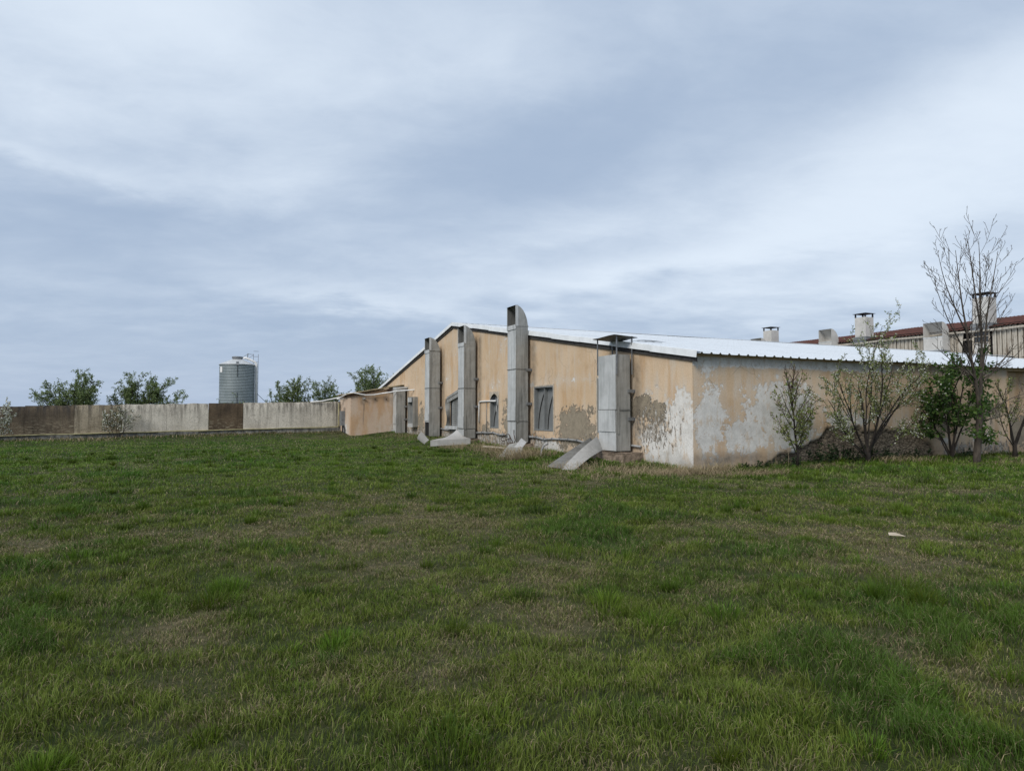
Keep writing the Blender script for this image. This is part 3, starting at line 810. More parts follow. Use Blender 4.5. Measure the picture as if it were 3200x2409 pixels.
# masonry footings under ducts
def footing(y0, y1, x0, z1, label):
    def f(a, b):
        # wrap three sides
        L_ = [(0, y1), (x0, y1), (x0, y0), (0, y0)]
        s_ = a*3; i = min(int(s_), 2); q = s_-i
        px_ = L_[i][0]+(L_[i+1][0]-L_[i][0])*q; py_ = L_[i][1]+(L_[i+1][1]-L_[i][1])*q
        zz = -.3+(z1+.3)*b
        d_ = (NA.fbm(a*16, b*5, 3)-.5)*.12
        return (px_+d_*(-1 if i == 1 else .2), py_+d_*.6, zz)
    o = MB().grid(f, 48, 12).grid(lambda a, b: (x0*a-.01, y0+(y1-y0)*b, z1+(NA.v(a*4, b*6)-.5)*.03), 6, 10).build('masonry_footing', M['brick'])
    return tag(o, label, 'masonry base', 'crumbling masonry bases under the ducts')
footing(2.25, 4.10, -.72, .38, 'broken brown masonry base under the duct with the rain canopy')
footing(9.55, 10.6, -.68, .34, 'crumbling masonry base under the tallest duct')
footing(15.2, 16.3, -.70, .33, 'low masonry base under the duct beside the crushed louvre')
footing(20.45, 21.45, -.70, .22, 'low dark masonry base under the duct with missing foot panel')
footing(27.2, 28.2, -.70, .22, 'low pale base under the short duct beside the annex')

# conduits along the gable
def pipe(name, pts, r, mat, label, cat, n=8, parent=None):
    o = MB().tube(pts, r, n).build(name, mat, parent, smooth=True)
    if parent is None: tag(o, label, cat)
    return o
pts = [(-.06-.012*math.sin(i*1.3), 2.3+i*.62, .56+.03*math.sin(i*1.1)-.02*math.sin(i*2.7)+.004*i) for i in range(31)]
cond = pipe('cable_conduit', pts, .035, M['conduit'], 'sagging grey conduit running along the foot of the gable', 'conduit')
for i in range(1, 31, 1):
    p = pts[i]; MB().tube([(p[0], p[1]-.02, p[2]), (p[0], p[1]+.02, p[2])], .055, 8).build('pipe_clip', M['steel'], cond)
pipe('white_conduit', [(-.04, 13.2, 2.10), (-.05, 14.2, 2.11), (-.05, 15.02, 2.10), (-.05, 15.12, 2.06), (-.05, 15.13, 1.95), (-.05, 15.15, 1.1)], .035, M['pvc'], 'white L-shaped plastic pipe beside the arched window', 'pipe')
dp = pipe('thin_downpipe', [(-.04, 14.25, 2.05), (-.045, 14.27, 1.4), (-.04, 14.25, .6)], .014, M['steel'], 'thin dark rod running down from the white pipe left of the arched window', 'rod')

# ------------------------------------------------------------------ annex
ax = thing('annex', 'small pinkish rendered annex with a flat mossy roof at the end of the gable', 'building', (-1.7, 29.9, .2))
def wall_grid(name, fn, nu, nv, U, V, mat, **at):
    mb = []
    for i in range(nu+1):
        for j in range(nv+1): mb.append(fn(i/nu, j/nv))
    idx = (np.arange(nu)[:, None]*(nv+1)+np.arange(nv)[None, :]).ravel()
    uu = np.repeat(np.arange(nu+1)/nu*U, nv+1); vv = np.tile(np.arange(nv+1)/nv*V, nu+1)
    A = dict(white=np.full(uu.shape, -.9), peel=np.full(uu.shape, -.9), flake=0*uu, grime=0*uu, stone=0*uu)
    for k, f in at.items(): A[k] = f(uu, vv)
    return np_mesh(name, np.array(mb), np.stack([idx, idx+nv+1, idx+nv+2, idx+1], 1), mat=mat, attrs=A, parent=ax, smooth=True)
AX0, AY0, AY1 = -3.42, 28.2, 31.7
ztop_a = lambda x: 2.68+(x-AX0)*.178
def gf(uu, vv):
    g_ = .28*smooth(.35, .0, vv)+.3*smooth(2.3, 2.7, vv)*smooth(2.6, 0, uu)
    g_ = np.maximum(g_, .95*smooth(.05, .015, np.abs(uu-.82-.02*np.sin(vv*4)))*smooth(2.3, 2.1, vv)*smooth(.4, 1.7, vv))
    for cx_ in (.79, 1.54, 2.26): g_ = np.maximum(g_, .7*smooth(.3, .05, np.hypot(uu-cx_, vv-2.25)))
    return g_
wall_grid('front_wall', lambda a, b: (AX0+3.45*a, AY0, -.1+(ztop_a(AX0+3.45*a)+.1)*b), 80, 60, 3.45, 2.8, M['annex_plaster'], grime=gf,
          white=lambda uu, vv: np.maximum(-.9, ell(uu, vv, 2.9, .3, .6, .35, .6)))
wall_grid('left_wall', lambda a, b: (AX0, AY0+3.5*a, -.1+2.80*b), 60, 50, 3.5, 2.8, M['annex_plaster'],
          grime=lambda uu, vv: np.maximum(.35*smooth(.6, 0, vv), np.maximum(.9*smooth(.5, .2, np.abs(uu-2.0))*smooth(2.1, 1.9, vv)*smooth(1.0, 1.4, vv), .5*smooth(.4, .1, np.abs(uu-2.2))*smooth(1.0, .2, vv))),
          white=lambda uu, vv: np.maximum(-.9, ell(uu, vv, 1.7, .5, .9, .6, .8)))
MB().quad((AX0, AY1, -.1), (0, AY1, -.1), (0, AY1, 3.2), (AX0, AY1, 2.7)).build('rear_wall', M['annex_plaster'], ax)
rf = MB()
rf.grid(lambda a, b: (AX0-.18+3.72*a, AY0-.16+3.9*b, ztop_a(AX0-.18+3.72*a)+.10+.012*math.sin(a*23)+.01*math.sin(b*9)), 30, 10)
rf.grid(lambda a, b: (AX0-.18+3.72*a, AY0-.16, ztop_a(AX0-.18+3.72*a)+.05*b+.05+.012*math.sin(a*23)*b), 30, 2)
rf.grid(lambda a, b: (AX0-.18, AY0-.16+3.9*a, ztop_a(AX0-.18)+.05*b+.05+.01*math.sin(a*9)*b), 10, 2)
M['mossy'] = simple('mossy_roofing', (.21, .165, .09), .95, 0, .5, 4, .6)
rf.build('roof', M['mossy'], ax)
MB().grid(lambda a, b: (AX0-.1+1.9*a, AY0-.10, ztop_a(AX0-.1+1.9*a)+.06-.14*b*(1-.5*a)), 12, 2).box((AX0+2.35, AY0-.09, 2.92), (AX0+2.6, AY0-.004, 3.09)).quad((AX0-.1, AY0-.1, 2.72), (AX0-.1, AY1, 2.72), (AX0-.1, AY1, 2.58), (AX0-.1, AY0-.1, 2.58)).build('rafter_ends', M['rust_wire'], ax)
for i, (xx, zz) in enumerate([(-2.63, 2.44), (-1.88, 2.42), (-1.16, 2.42)]):
    p = MB().tube([(xx, AY0+.02, zz), (xx+.0, AY0-.06, zz), (xx+.08*(i == 0), AY0-(.22 if i == 0 else .10), zz+.02)], .05 if i == 0 else .035, 10).build('pipe_stub', M['conduit'] if i == 0 else M['rust_wire'], ax)
MB().box((AX0-.22, 30.0, .72), (AX0-.004, 30.5, 1.68)).build('meter_cabinet', M['steel'], ax)
MB().box((AX0-.16, 30.55, 1.0), (AX0-.004, 30.95, 1.60)).build('meter_cabinet', M['vane'], ax)
MB().tube([(AX0-.10, 30.2, .72), (AX0-.10, 30.2, .2)], .05, 8).tube([(AX0-.08, 29.95, .72), (AX0-.06, 29.7, .45), (AX0-.08, 29.6, .2)], .04, 8).build('cable_riser', M['black'], ax)
MB().tube([(AX0-.02, 30.4, 2.46), (AX0-.45, 30.4, 2.46)], .055, 10).build('overflow_pipe', M['pvc'], ax)
o = MB().tube([Vector(p) for p in [(.02, 25.8, 2.98), (-.22, 26.1, 2.97), (-.82, 27.1, 2.93), (-1.0, 27.7, 2.87), (-1.5, 28.02, 2.79), (-2.0, 28.05, 2.70), (-2.5, 28.05, 2.68), (-2.9, 28.05, 2.74), (-3.2, 28.05, 2.80), (-3.45, 28.2, 2.80), (-3.62, 29.0, 2.70), (-3.65, 30.2, 2.58), (-4.1, 31.2, 2.46), (-4.7, 31.4, 2.33), (-5.4, 31.45, 2.27)]], .04, 8).build('sagging_pipe', M['pvc'], smooth=True)
tag(o, 'white plastic pipe sagging from the gable across the annex front to the fence', 'pipe')

# ------------------------------------------------------------------ concrete fence
FY = 31.5
ftop = lambda x: 2.32+(x+3.5)*.0205
fbot = lambda x: .64+(x+3.5)*.0178
fence = thing('concrete_fence', 'long weathered concrete slab fence running left from the annex', 'fence', (-13, FY, .4))
edges = [-34, -31.4, -28.8, -26.2, -23.6, -21.0, -18.6, -16.2, -13.85, -11.53, -9.52, -7.4, -5.4, -3.72, -3.40]
mats = ['fence_brown', 'fence_grey', 'fence_brown', 'fence_brown', 'fence_left', 'fence_left', 'fence_grey', 'fence_light', 'fence_light', 'fence_brown', 'fence_light', 'fence_light', 'fence_speckle', 'fence_speckle']
mats[12] = 'fence_light'
for i in range(len(edges)-1):
    a, b = edges[i]+.006, edges[i+1]-.006
    off = random.uniform(-.012, .012)
    def pf(s_, t_, a=a, b=b, off=off, i=i):
        # the slab leans back a little and rounds over at its top
        x = a+(b-a)*s_
        zz = fbot(x)+(ftop(x)-fbot(x))*min(t_, 1.0)
        y = FY+off+.10*max(0, t_-.72)**2/.0784*.45
        zz -= .05*max(0, t_-.85)/.15*.4
        return (x, y, zz+((NA.fbm(x*2, 3, 3)-.5)*.07+(NB.fbm(x*9, 5, 2)-.5)*.035)*t_)
    mb = MB().grid(pf, 12, 12)
    mb.grid(lambda s_, t_, a=a, b=b, pf=pf: (a+(b-a)*s_, pf(s_, 1)[1]+.14*t_, pf(s_, 1)[2]-.02*t_), 12, 1)
    mb.grid(lambda s_, t_, a=a, b=b: (a+(b-a)*s_, FY+.2, ftop(a)*(1-t_)), 4, 1)
    mb.build('panel', M[mats[i]], fence, smooth=True)
ft = MB(); x = -34.0
while x < -3.4:
    x2 = min(x+random.uniform(.9, 1.6), -3.4)
    d_ = random.uniform(-.03, .03)
    ft.box((x, FY-.05+d_, -.4), (x2-.01, FY+.18, fbot(x)-.045)); x = x2
ft.build('footing', M['fence_foot'], fence)
st = MB(); x = -34.0
while x < -9:
    x2 = x+random.uniform(1.2, 3.0)
    if random.random() < .8: MB().box((x, FY-.10, fbot(x)-.045), (x2-.02, FY+.05, fbot(x)+.0)).build('ledge_strip', M['annex_trim'], fence)
    x = x2
pts = [(-34+i*1.0, FY-.14, fbot(-34+i*1.0)-.03+.012*math.sin(i*1.9)) for i in range(31)]+[(-3.62, FY-.14, .62), (-3.58, FY-.14, .68), (-3.57, FY-.14, 1.1), (-3.57, FY-.14, 2.2)]
pipe('gas_pipe', pts, .035, M['yellow'], 'faded yellow pipe running along the foot of the concrete fence', 'pipe')

# ------------------------------------------------------------------ the barn beyond the ridge
BX = 50.0
barn = thing('timber_barn', 'tall barn with pale vertical boards and a rusty red corrugated roof', 'building', (BX, 25, 0))
bw = MB(); y = 2.0; rb = random.Random(3)
WIN_Y = (20.55, 23.15)
while y < 47.6:
    w_ = rb.uniform(.34, .46)
    if not (y+w_ > WIN_Y[0] and y < WIN_Y[1]) :
        d_ = rb.uniform(0, .05)
        bw.box((BX-d_, y, 0), (BX+.12, y+w_-.13, 8.95))
        bw.box((BX-.13, y-.09, 0), (BX-.001-d_, y+.0, 8.95))
    else:
        bw.box((BX, y, 0), (BX+.12, min(y+w_-.03, 99), 6.3))
    y += w_
bw.build('board_wall', M['boards'], barn)
MB().quad((BX+.2, 1, 0), (BX+.2, 48, 0), (BX+.2, 48, 9.2), (BX+.2, 1, 9.2)).quad((BX, 48, 0), (BX+9, 48, 0), (BX+9, 48, 9.2), (BX, 48, 9.2)).quad((BX, 1, 0), (BX+9, 1, 0), (BX+9, 1, 9.2), (BX, 1, 9.2)).build('dark_backing', M['dark'], barn)  # near-black backing painted as the dark behind the boards, plus end walls
# broken window bay: dark gap on the left, a surviving sash on the right
wf = MB()
for a, b, c0, d0 in ((20.55, 20.65, 6.3, 8.85), (21.85, 21.97, 6.3, 8.85), (20.65, 21.85, 8.72, 8.82), (20.65, 21.85, 8.2, 8.26), (20.65, 21.85, 7.65, 7.72)): wf.box((BX-.06, a, c0), (BX+.05, b, d0))
wf.box((BX-.05, 21.22, 7.72), (BX+.04, 21.28, 8.72))
ws = wf.build('window', M['annex_trim'], barn)
MB().quad((BX+.06, 20.6, 7.7), (BX+.06, 21.9, 7.7), (BX+.06, 21.9, 8.75), (BX+.06, 20.6, 8.75)).build('pane', M['glass'], ws)
MB().box((BX-.03, 20.66, 6.3), (BX+.03, 21.84, 7.64)).build('lower_panel', M['chimney'], ws)
MB().box((BX-.02, 21.97, 8.0), (BX+.06, 23.1, 8.12)).obox((BX-.12, 23.0, 7.5), .05, .4, 2.6, Matrix.Rotation(R(6), 3, 'X')).build('loose_board', M['boards'], barn)
# corrugated roof: waves run up the slope
rr = MB(); ys_ = np.arange(1.0, 48.6, .085)
rows = [(-.45, 8.98), (1.5, 9.42), (4, 9.98), (6.2, 10.47)]
P = []
for xx, zz in rows:
    for y in ys_:
        P.append((BX+xx, y, zz+.035*math.sin(y*2*math.pi/.34)+(float(NA.fbm(y*.25, xx*.4, 3))-.5)*.14+(-.02 if xx < 0 else 0)+.05*(float(NB.v(y*.8, xx))-.5)))
n_ = len(ys_); idx = (np.arange(3)[:, None]*n_+np.arange(n_-1)[None, :]).ravel()
np_mesh('roof', np.array(P), np.stack([idx, idx+1, idx+n_+1, idx+n_], 1), mat=M['rust_roof'], parent=barn)
MB().quad((BX+6.2, 1, 10.45), (BX+6.2, 48.5, 10.45), (BX+12.5, 48.5, 9), (BX+12.5, 1, 9)).build('roof_far_slope', M['rust_roof'], barn)
MB().tube([(BX-.32, 2+i*2.2, 8.70+.03*math.sin(i*2.1)) for i in range(21)], .10, 8).build('gutter', M['boards'], barn)
def chimney(y, z0, z1, w_):
    c = MB().box((BX-.25, y-w_/2, z0), (BX-.25+w_, y+w_/2, z1)).build('chimney', M['chimney'], barn, bevel=.02)
    MB().box((BX-.40, y-w_/2-.12, z0-.55), (BX-.10+w_, y+w_/2+.12, z0+.05)).build('flashing', M['chimney_skirt'], c)
    ps = MB()
    for a in (0, 1):
        for b in (0, 1):
            xx = BX-.25+.06+(w_-.12)*a; yy = y-w_/2+.06+(w_-.12)*b
            ps.box((xx-.06, yy-.06, z1), (xx+.06, yy+.06, z1+.40))
    ps.build('cap_posts', M['black'], c)
    zc = z1+.40; e = w_/2+.14; cx_ = BX-.25+w_/2
    k = MB().add([(cx_-e, y-e, zc), (cx_+e, y-e, zc), (cx_+e, y+e, zc), (cx_-e, y+e, zc), (cx_, y, zc+.13), (cx_-e, y-e, zc-.03), (cx_+e, y-e, zc-.03), (cx_+e, y+e, zc-.03), (cx_-e, y+e, zc-.03)],
                 [(0, 1, 4), (1, 2, 4), (2, 3, 4), (3, 0, 4), (5, 8, 7, 6), (0, 5, 6, 1), (1, 6, 7, 2), (2, 7, 8, 3), (3, 8, 5, 0)])
    k.build('rain_cap', M['black'], c)
chimney(21.15, 9.3, 11.62, 1.28)
chimney(32.9, 9.3, 11.38, 1.24)
chimney(45.4, 9.3, 11.38, 1.24)
def barn_scoop(y0, y1, z0, z1, label):
    xo, xi = BX-1.35, BX-.25; zs = z1-1.32; n = 10
    arc = [(xo+(xi-xo)*math.sin(math.pi/2*i/n), z1-1.3+1.3*math.cos(math.pi/2*i/n)) for i in range(n+1)]
    b = MB().box((xo, y0, z0), (xi, y1, zs)).build('vent_scoop', M['chimney'], barn)
    h = MB()
    for yy in (y0, y1):
        h.add([(xo, yy, zs+.002)]+[(p[0], yy, p[1]) for p in arc], [tuple(range(n+2))])
    for i in range(n): h.quad((arc[i][0], y0, arc[i][1]), (arc[i][0], y1, arc[i][1]), (arc[i+1][0], y1, arc[i+1][1]), (arc[i+1][0], y0, arc[i+1][1]))
    h.build('scoop_hood', M['chimney'], b)
    MB().box((xo-.015, y0-.03, z0), (xo, y1+.03, z0+.09)).box((xo-.015, y0-.03, zs-.1), (xo, y1+.03, zs)).build('rim_strip', M['duct_lit'], b)
    MB().add([(xo-.3, y0-.3, 5), (xi, y0-.3, 5), (xi, y1+.3, 5), (xo-.3, y1+.3, 5), (xo-.02, y0-.02, z0+.02), (xi, y0-.02, z0+.02), (xi, y1+.02, z0+.02), (xo-.02, y1+.02, z0+.02)],
             [(0, 1, 5, 4), (1, 2, 6, 5), (2, 3, 7, 6), (3, 0, 4, 7), (4, 5, 6, 7)]).build('skirt', M['chimney_skirt'], b)
barn_scoop(23.8, 25.55, 7.2, 9.78, '')
barn_scoop(35.5, 37.1, 8.3, 10.45, '')
barn_scoop(45.3, 47.0, 8.5, 10.45, '')

# ------------------------------------------------------------------ silo
sx, sy = -7.39, 82.74
silo = thing('grain_silo', 'ribbed galvanised grain silo with a cone roof and white filling pipe', 'silo', (sx, sy, 0))
prof = []; z = 0.0
while z < 7.9:
    prof += [(2.20, z), (2.235, z+.045), (2.235, z+.10), (2.20, z+.145)]; z += .20
MB().lathe((sx, sy, 0), prof+[(2.20, 7.94)], 48).build('ring_wall', M['silo'], silo)
ccol = MB(); ccol.lathe((sx, sy, 0), [(2.32, 7.90), (2.25, 8.0), (.66, 8.68)], 40)
ccol.build('cone_roof', M['silo_roof'], silo)
MB().lathe((sx, sy, 0), [(.62, 8.62), (.62, 8.80), (.70, 8.80), (.70, 9.02), (.5, 9.06), (0, 9.07)], 24).build('lid', M['steel'], silo)
rt = RIGHT; fw = Vector((HEAD.x, HEAD.y, 0)); to_cam = (CAM-Vector((sx, sy, 0))); to_cam.z = 0; to_cam.normalize()
lat = Vector((-to_cam.y, to_cam.x, 0))   # to the right as seen from the field
cc = Vector((sx, sy, 0))
def sp(l, f, z): return cc+lat*l+to_cam*f+Vector((0, 0, z))
MB().tube([sp(.75, .5, 8.78), sp(1.0, .55, 8.85), sp(1.5, .6, 8.66), sp(2.2, .6, 8.30), sp(2.36, .6, 8.15), sp(2.38, .6, 7.9), sp(2.38, .6, 0)], .16, 12).build('filling_pipe', M['pvc'], silo, smooth=True)
ld_ = MB()
for l_ in (2.0, 2.62):
    ld_.tube([sp(l_, -.3, 0), sp(l_, -.3, 9.5)], .03, 5)
for i in range(14): ld_.tube([sp(2.0, -.3, .5+i*.72), sp(2.66, -.3, .5+i*.72)], .025, 5)
ld_.tube([sp(1.25, -.2, 8.6), sp(1.3, -.2, 9.52)], .06, 5).tube([sp(.7, -.2, 9.0), sp(1.3, -.2, 9.48)], .03, 5).tube([sp(1.3, -.2, 9.45), sp(2.0, -.3, 9.4)], .03, 5).tube([sp(1.4, -.2, 8.9), sp(2.0, -.3, 9.3)], .025, 5)
ld_.build('ladder', M['steel'], silo)
MB().obox(sp(.02, 2.22, 7.98), .34, .10, .5, Matrix.Rotation(math.atan2(lat.y, lat.x), 3, 'Z')).build('hatch', M['steel'], silo)
MB().tube([sp(.02, 2.26, 7.7), sp(.02, 2.26, 6.2)], .03, 5).tube([sp(.02, 2.26, 4.2), sp(.02, 2.26, 0)], .03, 5).build('seam_bolts', M['black'], silo)
dcl = sp(-1.98, 1.05, 7.2); ang = math.atan2((dcl-cc).y, (dcl-cc).x)
mb = MB().grid(lambda a, b: (sx+2.25*math.cos(ang-.13+.26*a), sy+2.25*math.sin(ang-.13+.26*a), 6.85+.75*b), 4, 1); mb.build('white_plate', M['pvc'], silo)
MB().tube([sp(2.5, .3, 4.1), sp(3.9, 0, 2.7), sp(5.5, -.2, 1.2)], .03, 5).build('stay_cable', M['black'], silo)

# ------------------------------------------------------------------ plants
def rvec(rng):
    while True:
        v = Vector((rng.uniform(-1, 1), rng.uniform(-1, 1), rng.uniform(-1, 1)))
        if .05 < v.length < 1: return v.normalized()
class Plant:
    def __init__(s, seed): s.r = random.Random(seed); s.wood = MB(); s.tw = MB(); s.lv = []; s.tips = []
    def grow(s, p, d, L, r, lvl, P, n=None):
        rng = s.r; n = n or max(3, int(L/P.get('seg', .16))); n = min(n, 12)
        pts = [Vector(p)]; rad = [r]; d = Vector(d).normalized(); dirs = [d]
        for i in range(n):
            d = (d+rvec(rng)*P['wob']+UP*P['trop'][min(lvl, len(P['trop'])-1)]/n).normalized()
            pts.append(pts[-1]+d*(L/n)); rad.append(max(r*(1-(i+1)/n*P.get('taper', .75)), P.get('rmin', .003))); dirs.append(d)
        (s.wood if lvl < P.get('twig_lvl', 2) else s.tw).tube(pts, rad, 6 if r > .025 else (4 if r > .008 else 3), cap=False)
        s.branch(pts, rad, dirs, L, lvl, P)
        return pts
    def branch(s, pts, rad, dirs, L, lvl, P):
        rng = s.r; n = len(pts)-1
        if lvl < P['levels']:
            k = P['kids'][lvl]; k = k if isinstance(k, int) else rng.randint(*k)
            for j in range(k):
                t = P['t0'][lvl]+(1-P['t0'][lvl])*(j+rng.random())/k
                i = min(int(t*n), n-1); f = t*n-i
                q = pts[i].lerp(pts[i+1], f); dd = dirs[i+1]
                ax_ = dd.cross(rvec(rng)).normalized()
                if P.get('flat'):   # spread sideways along the wall more than to and fro
                    dv = Quaternion(ax_, R(rng.uniform(*P['ang'])))@dd; dv.y *= P['flat']
                else: dv = Quaternion(ax_, R(rng.uniform(*P['ang'])))@dd
                s.grow(q, dv, L*P['ratio'][lvl]*(1-.45*t)*rng.uniform(.75, 1.2), max(rad[i]*P.get('rr', .55), P.get('rmin', .003)), lvl+1, P)
        if lvl >= P.get('leaf_lvl', 99):
            m_ = max(1, int(L*P['leaf_n']))
            for j in range(m_):
                t = rng.uniform(P.get('leaf_t0', .1), 1.0)*n; i = min(int(t), n-1)
                s.lv.append((pts[i].lerp(pts[i+1], t-i)+rvec(rng)*P.get('leaf_off', .03), dirs[i+1]))
    def leaves(s, pts, size, var=.4, narrow=.55, droop=.2):
        mb = MB(); rng = s.r
        for p, d in pts:
            L = size*rng.uniform(1-var, 1+var)
            a = (rvec(rng)+d*.4+Vector((0, 0, -droop))).normalized(); b = a.cross(rvec(rng)).normalized(); c = a.cross(b)*(L*.16)
            w = b*(L*narrow*.5)
            mb.add([p, p+a*L*.45+w+c, p+a*L, p+a*L*.45-w+c], [(0, 1, 2, 3)])
        return mb
    def petals(s, pts, size):
        mb = MB(); rng = s.r
        for p, d in pts:
            for k in range(2):
                a = rvec(rng); b = a.cross(rvec(rng)).normalized(); h = size*rng.uniform(.6, 1.2)*.5
                mb.add([p-a*h, p+b*h, p+a*h, p-b*h], [(0, 1, 2, 3)])
        return mb
    def finish(s, name, label, cat, loc, wood='bark', twig='twig', parts=(), group=None):
        t = thing(name, label, cat, loc, group)
        if s.wood.v: s.wood.build('trunk', M[wood], t, smooth=True)
        if s.tw.v: s.tw.build('twigs', M[twig], t)
        for nm, mb, mt in parts:
            if mb.v: mb.build(nm, M[mt], t)
        return t

# sapling against the side wall
pl = Plant(11); b0 = Vector((3.25, -.55, gz(3.25, -.55)-.05))
P = dict(wob=.10, trop=[.25, .75, .35, .1], levels=3, kids=[0, 7, 5], t0=[.15, .18, .15], ang=(28, 58), ratio=[.5, .46, .42], leaf_lvl=1, leaf_n=23, leaf_t0=.10, leaf_off=.03, twig_lvl=2, rr=.55, seg=.14, rmin=.004)
main = [b0+Vector(p) for p in [(0, 0, 0), (.02, 0, .5), (-.05, .02, 1.0), (-.10, .0, 1.5), (-.16, 0, 2.0), (-.30, .02, 2.5), (-.38, .02, 2.95)]]
pl.wood.tube(main, [.04, .036, .03, .024, .018, .012, .006], 6)
for i, (zz, dx, dy, L) in enumerate([(.40, -.7, -.1, 1.0), (.5, .75, -.15, 1.0), (.65, -.8, .05, 1.15), (.72, .9, .05, 1.15), (.85, -.6, -.4, 1.0), (.95, .55, -.5, 1.05), (1.05, -.75, .1, 1.15), (1.15, .8, -.1, 1.05), (1.3, -.55, .1, 1.1), (1.4, .6, -.1, 1.0), (1.5, -.5, -.3, 1.0), (1.6, .45, .1, 1.0), (1.7, -.35, 0, .95), (1.85, .35, -.1, .9), (2.0, -.25, .1, .8), (2.1, .3, 0, .75), (.55, .1, -.7, .8), (.9, -.2, -.7, .8), (2.2, .1, -.15, .7)]):
    q = b0+Vector((float(np.interp(zz, [0, 1, 2, 3], [.02, -.05, -.16, -.38])), 0, zz))
    pl.grow(q, (dx, dy, .75), L*.98, .016, 1, P)
lv = [p for p in pl.lv if pl.r.random() < max(.10, 1.12-(p[0].z-b0.z)/2.5)]
pl.finish('sapling', 'slender young tree with sparse small leaves nearest the shed corner', 'tree', b0, 'bark_dark', 'twig',
          [('crown', pl.leaves(lv, .078), 'leaf_pale'), ('blossom', pl.petals([p for p in lv if pl.r.random() < .03], .035), 'blossom')])

# blossoming plum before the bare stone patch
def plum(seed, base, stems, name, label, leaf_keep=1.0, blos=.34, group=None, lsize=.056, P_=None):
    pl = Plant(seed); b0 = Vector(base)
    P = dict(wob=.11, trop=[.25, .32, .28, .15], levels=3, kids=[8, 4, 3], t0=[.25, .15, .15], ang=(25, 58), ratio=[.42, .42, .4], leaf_lvl=1, leaf_n=26, leaf_t0=.12, leaf_off=.03, twig_lvl=2, rr=.5, seg=.18, flat=.75, rmin=.004)
    P.update(P_ or {})
    pl.wood.tube([b0, b0+Vector((.01, 0, .25)), b0+Vector((0, 0, .5))], [.085, .07, .062], 8)
    for (dx, dy, dz, L, r) in stems: pl.grow(b0+Vector((dx*.08, dy*.05, pl.r.uniform(.22, .5))), (dx, dy, dz), L*.9, r*.72, 0, P)
    lv = [p for p in pl.lv if pl.r.random() < leaf_keep and p[0].y < (-.08 if p[0].x > -.5 and p[0].y < 10 and p[0].z < 3.2 else 99)]
    bl = [p for p in lv if pl.r.random() < blos]
    return pl.finish(name, label, 'tree', b0, 'bark_dark', 'bark_dark', [('crown', pl.leaves(lv, lsize), 'leaf_pale'), ('blossom', pl.petals(bl, .040), 'blossom')], group)
b = (5.80, -.85, gz(5.80, -.85)-.05)
plum(22, b, [(-.10, 0, 1, 2.1, .06), (.26, -.05, 1, 3.5, .055), (-.58, -.05, 1, 3.2, .05), (.75, 0, 1, 3.7, .05), (-1.15, 0, 1, 2.7, .035), (1.45, -.1, 1, 3.4, .035), (-.05, -.3, 1, 3.0, .04), (.12, .12, 1, 3.7, .035), (-.16, .1, 1, 4.3, .035), (-.85, -.1, 1, 3.0, .03), (1.0, .05, 1, 3.5, .03), (-1.6, -.1, .9, 2.0, .024), (2.0, -.1, .9, 2.6, .026)],
     'plum_tree', 'large spreading plum in white blossom before the bare stone patch')
plum(25, (12.9, -1.0, gz(12.9, -1.)-.05), [(-.1, 0, 1, 2.6, .05), (.3, -.05, 1, 2.8, .05), (-.5, 0, 1, 2.3, .04), (-.85, 0, 1, 1.9, .03), (.7, 0, 1, 2.5, .04)],
     'plum_tree', 'small leafy plum cut by the right edge of the picture', blos=.10, leaf_keep=.8)

# dense dark shrub
pl = Plant(33); b0 = Vector((9.95, -.72, gz(9.95, -.72)-.05))
P = dict(wob=.14, trop=[.3, .1, 0, -.1], levels=3, kids=[7, 5, 4], t0=[.30, .2, .1], ang=(30, 70), ratio=[.36, .5, .45], leaf_lvl=1, leaf_n=21, leaf_off=.06, twig_lvl=2, rr=.5, seg=.18, flat=.8, rmin=.004)
for (dx, dy, dz, L, r) in [(-.05, 0, 1, 3.45, .04), (.10, -.1, 1, 3.0, .04), (-.34, -.1, 1, 2.7, .032), (.38, 0, 1, 2.9, .035), (.66, -.1, 1, 2.5, .03), (-.60, -.05, 1, 2.3, .028), (.2, .1, 1, 3.0, .03), (-.14, .1, 1, 3.1, .03)]:
    pl.grow(b0, (dx, dy, dz), L, r, 0, P)
lv = [p for p in pl.lv if p[0].z > b0.z+.75 and p[0].y < -.06]
bl = [p for p in lv if p[0].x < b0.x-.55 and p[0].z > b0.z+1.0 and pl.r.random() < .13]
pl.finish('leafy_shrub', 'dense dark green shrub between the blossoming plum and the bare ash', 'shrub', b0, 'bark_dark', 'bark_dark',
          [('crown', pl.leaves(lv, .115, .4, .62, .35), 'leaf_dark'), ('blossom', pl.petals(bl, .06), 'blossom')])

